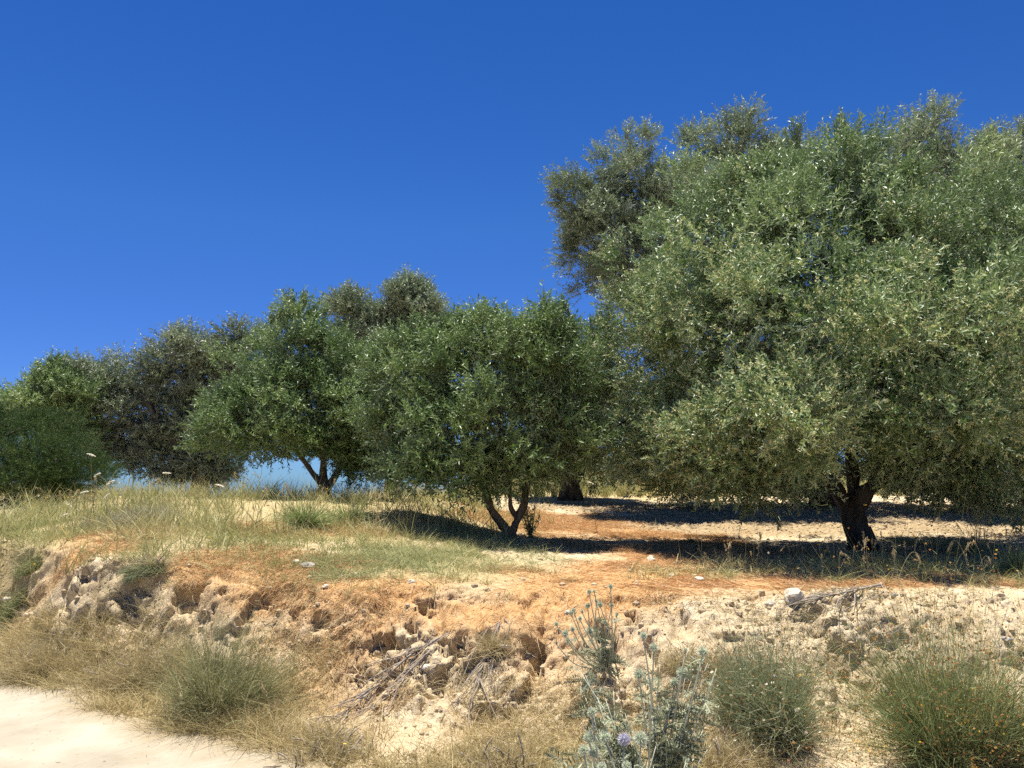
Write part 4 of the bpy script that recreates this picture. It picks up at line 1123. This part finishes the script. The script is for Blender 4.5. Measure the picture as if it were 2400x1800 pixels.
# ------------------------------------------------------------------ seed-headed grass stalks
def stalk_proto(kind):
    r = thing('grass_stalk', 'x', 'grass stalk', (0, 0, 0))
    sb, hb_ = MB(), MB()
    h = .45
    if kind == 0:                                   # bristly upright ear
        tube(sb, [np.zeros(3), np.array([.01, 0, h * .5]), np.array([.03, 0, h])], [.0028, .0024, .0018], 5, 0, .6, 4)
        n = 60; t = rng.random(n)
        c = np.array([.03, 0, h]) + np.stack([.012 * t, 0 * t, .075 * t], 1)
        dd = unit(rng.normal(size=(n, 3)) * .5 + [0, 0, 1]); nn = unit(np.cross(dd, rng.normal(size=(n, 3))))
        quads_leaf(hb_, c, dd, nn, .03, .005, rng.random(n))
        tube(hb_, [np.array([.03, 0, h]), np.array([.042, 0, h + .075])], [.003, .002], 5)
    elif kind == 1:                                 # nodding oat with hanging spikelets
        pts = [np.zeros(3), np.array([.01, 0, h * .6]), np.array([.05, 0, h]), np.array([.13, 0, h * 1.02]), np.array([.18, .01, h * .94])]
        tube(sb, pts, [.0024, .002, .0016, .0012, .001], 5, 0, .7, 4)
        n = 22; t = rng.random(n)
        c = np.array([.05, 0, h]) + np.stack([.13 * t, rng.normal(size=n) * .02, .03 - .08 * t ** 2 + rng.normal(size=n) * .015], 1)
        dd = unit(rng.normal(size=(n, 3)) * .25 + [.1, 0, -1]); nn = unit(np.cross(dd, rng.normal(size=(n, 3))))
        quads_leaf(hb_, c, dd, nn, .032, .008, rng.random(n))
        for q in range(n): tube(hb_, [c[q], np.array([.05 + .13 * t[q], 0, h + .03 - .08 * t[q] ** 2])], [.001, .001], 3)
        tube(hb_, [np.array([.05 + .13 * k, 0, h + .03 - .08 * k * k]) for k in (0, .33, .66, 1)], [.0015] * 4, 4)
    else:                                           # arching heavy ear
        pts = [np.zeros(3), np.array([.0, 0, h * .55]), np.array([.04, 0, h * .95]), np.array([.10, 0, h]), np.array([.14, 0, h * .93])]
        tube(sb, pts, [.003, .0026, .002, .0018, .001], 5, 0, .8, 4)
        n = 70; t = rng.random(n)
        c = np.array([.10, 0, h]) * (1 - t)[:, None] + np.array([.165, 0, h * .80]) * t[:, None]
        dd = unit(rng.normal(size=(n, 3)) * .4 + [.3, 0, -1]); nn = unit(np.cross(dd, rng.normal(size=(n, 3))))
        quads_leaf(hb_, c, dd, nn, .026, .006, rng.random(n))
        tube(hb_, [np.array([.10, 0, h]), np.array([.165, 0, h * .80])], [.003, .002], 5)
    n = 3
    b = np.zeros((n, 3)); b[:, 2] = h * (.1 + .5 * rng.random(n))
    strips(sb, b, unit(rng.normal(size=(n, 3)) + [0, 0, 1.2]), .16, .006, np.tile([0, 0, -.5], (n, 1)) + rng.normal(size=(n, 3)) * .3, 4)
    sb.build('stem', M['stalk'], r); hb_.build('seed_head', M['seed'], r)
    return r
protos = [stalk_proto(k) for k in range(3)]
fresh = [True] * 3
def put_stalk(kind, p, s, label, group):
    o = protos[kind] if fresh[kind] else copy_tree(protos[kind])
    fresh[kind] = False
    o.location = p; o.scale = (s, s, s); o.rotation_euler = (rng.normal() * .12, rng.normal() * .12, rng.random() * 6.28)
    tag(o, label, 'grass stalk', group)
GR = [('grass stalks on the lip before the big olive', ['bristly eared grass stalk on the lip before the big olive shadow', 'nodding oat stalk on the lip before the big olive shadow', 'arching eared grass stalk on the lip before the big olive shadow'],
       [(u, v) for u, v in zip(rng.uniform(1640, 2390, 50), rng.uniform(1330, 1380, 50))], (.4, .8)),
      ('grass stalks on the top of the left bank', ['bristly eared grass stalk in the tall grass on the left bank', 'nodding oat stalk in the tall grass on the left bank', 'arching eared grass stalk in the tall grass on the left bank'],
       [(u, v) for u, v in zip(rng.uniform(60, 1000, 60), rng.uniform(1190, 1260, 60))], (.55, 1.0)),
      ('grass stalks in the shade between the two small olives', ['bristly eared stalk in the shade between the two small olives', 'nodding oat stalk in the shade between the two small olives', 'arching eared stalk in the shade between the two small olives'],
       [(u, v) for u, v in zip(rng.uniform(820, 1090, 34), rng.uniform(1215, 1255, 34))], (.4, .8)),
      ('dry grass stalks at the bank foot', ['bristly eared dry stalk at the foot of the bank', 'nodding dry oat stalk at the foot of the bank', 'arching dry eared stalk at the foot of the bank'],
       [(410, 1720), (420, 1715), (395, 1700), (705, 1790), (730, 1780), (330, 1680), (860, 1790), (1060, 1770), (650, 1740), (560, 1760), (2330, 1790), (1960, 1780)], (.5, .9))]
for grp, labs, pts, (s0, s1) in GR:
    for q, (u, v) in enumerate(pts):
        k = [0, 1, 0, 2, 1][q % 5] if grp[0] == 'g' else [2, 2, 1][q % 3]
        put_stalk(k, hit(u, v) - np.array([0, 0, .01]), rng.uniform(s0, s1), labs[k], grp)

# ------------------------------------------------------------------ flowers
def flower(name, label, u, v, h, matl, size, petals=12, group=None, d=None, heads=1):
    p = hit(u, v) if d is None else on(u, d)
    root = thing(name, label, 'flower', p, group)
    st, fb = MB(), MB()
    for q in range(heads):
        top = np.array([rng.normal() * .05 * heads, rng.normal() * .04, h * (1 - .2 * q)])
        tube(st, [np.zeros(3), top * .5 + rng.normal(size=3) * .01, top], [.004, .003, .002], 5, 0, .2, 4)
        a = np.arange(petals) * 2 * math.pi / petals
        dd = unit(np.stack([np.cos(a), np.sin(a), .45 + 0 * a], 1)); nn = unit(np.stack([-np.cos(a) * .45, -np.sin(a) * .45, np.ones(petals)], 1))
        quads_leaf(fb, np.tile(top, (petals, 1)), dd, nn, size / 2, size * .35, rng.random(petals), .1)
    n = 8
    strips(st, np.zeros((n, 3)) + np.array([0, 0, .01]), unit(rng.normal(size=(n, 3)) + [0, 0, .8]), h * .45, .02, np.tile([0, 0, -.4], (n, 1)), 4, rng.random(n) * .2)
    st.build('stem', M['stalk'], root); fb.build('petals', matl, root)
flower('yellow_flower', 'yellow flower on a leafy stem in front of the big olive shadow', 1915, 1348, .26, M['yellow'], .05, heads=2)
flower('yellow_flower', 'pair of yellow flowers at the bottom right corner', 2385, 1790, .2, M['yellow'], .035, heads=2)
flower('yellow_flower', 'orange-yellow flower low at the bottom edge right of the road', 785, 1795, .12, M['yellow'], .025)
flower('poppy', 'red poppy on the shaded rim right of the big trunk', 2099, 1207, .16, M['red'], .07, 5)
# small yellow flowers in the left grass: one mass
n = 420
r, nr, i0 = sample(n, tallm * (xf < -2.2) * near2)
mb = MB(); c = r + np.stack([0 * r[:, 0], 0 * r[:, 0], .16 + .22 * rng.random(n)], 1)
strips(mb, r, np.tile([0, 0, 1.0], (n, 1)), c[:, 2] - r[:, 2], .003, np.zeros((n, 3)), 2, np.zeros(n))
for q in range(2):
    dd = unit(rng.normal(size=(n, 3)) * [1, 1, .4]); nn = unit(np.cross(dd, rng.normal(size=(n, 3))))
    quads_leaf(mb, c - dd * .011, dd, nn, .022, .02, rng.random(n), 0)
tag(mb.build('yellow_flowers', M['yellow']), 'tiny yellow flowers sprinkled through the grass on the left bank', 'flowers', kind='stuff')

# ------------------------------------------------------------------ dead branches on the bank
def dead_branch(label, pix, r0, side=5, lift=.02):
    pts = [hit(u, v) + np.array([0, -.01, lift]) for u, v in pix]
    root = thing('dead_branch', label, 'branch', pts[0], 'dead branches lying on the bank')
    mb = MB()
    tube(mb, pts, np.linspace(r0, r0 * .25, len(pts)), 7, .25, .5, 5)
    for k in range(side * 2):
        i = rng.integers(0, len(pts) - 1); t = rng.random()
        a = pts[i] * (1 - t) + pts[i + 1] * t; dr = unit(pts[i + 1] - pts[i] + rng.normal(size=3) * .25 * np.linalg.norm(pts[i + 1] - pts[i]))
        L = .15 + .3 * rng.random()
        e = a + dr * L; e[2] = max(gz(e[0], e[1]) + .015, e[2] - .1)
        tube(mb, [a, (a + e) / 2 + rng.normal(size=3) * .02, e], [r0 * .45, r0 * .35, r0 * .12], 5, 0, .5, 4)
    for k in range(side * 2):
        i = rng.integers(0, max(1, len(pts) - 2)); o_ = rng.normal(size=3) * np.array([.05, .04, .01]); pr_ = []
        for q in pts[i:i + 4]:
            x_, y_ = q[0] + o_[0], q[1] + o_[1]; pr_.append(np.array([x_, y_, gz(x_, y_) + .012])); o_ = o_ + rng.normal(size=3) * .055
        if len(pr_) > 1: tube(mb, pr_, np.linspace(r0 * .35, r0 * .12, len(pr_)), 5, 0, .5, 4)
    mb.build('wood', M['twig'], root, True, pts[0])
dead_branch('long grey exposed root running down the middle of the bank', [(1030, 1500), (985, 1525), (940, 1560), (895, 1605), (840, 1650), (790, 1690)], .011, 8)
dead_branch('dark thin dead root beside the long grey one', [(1010, 1530), (960, 1580), (930, 1620), (880, 1660)], .009, 6)
dead_branch('dead twigs trailing below the dry twig tangle', [(1170, 1470), (1150, 1520), (1130, 1570), (1120, 1620)], .010, 8)
dead_branch('thin dry branch lying on pale soil above the rusty shrub', [(2065, 1375), (2000, 1390), (1940, 1402), (1880, 1425)], .012, 7)
dead_branch('dead twig sticking out of the soil between the cushion shrubs', [(2030, 1520), (2065, 1510), (2090, 1490)], .006, 5)
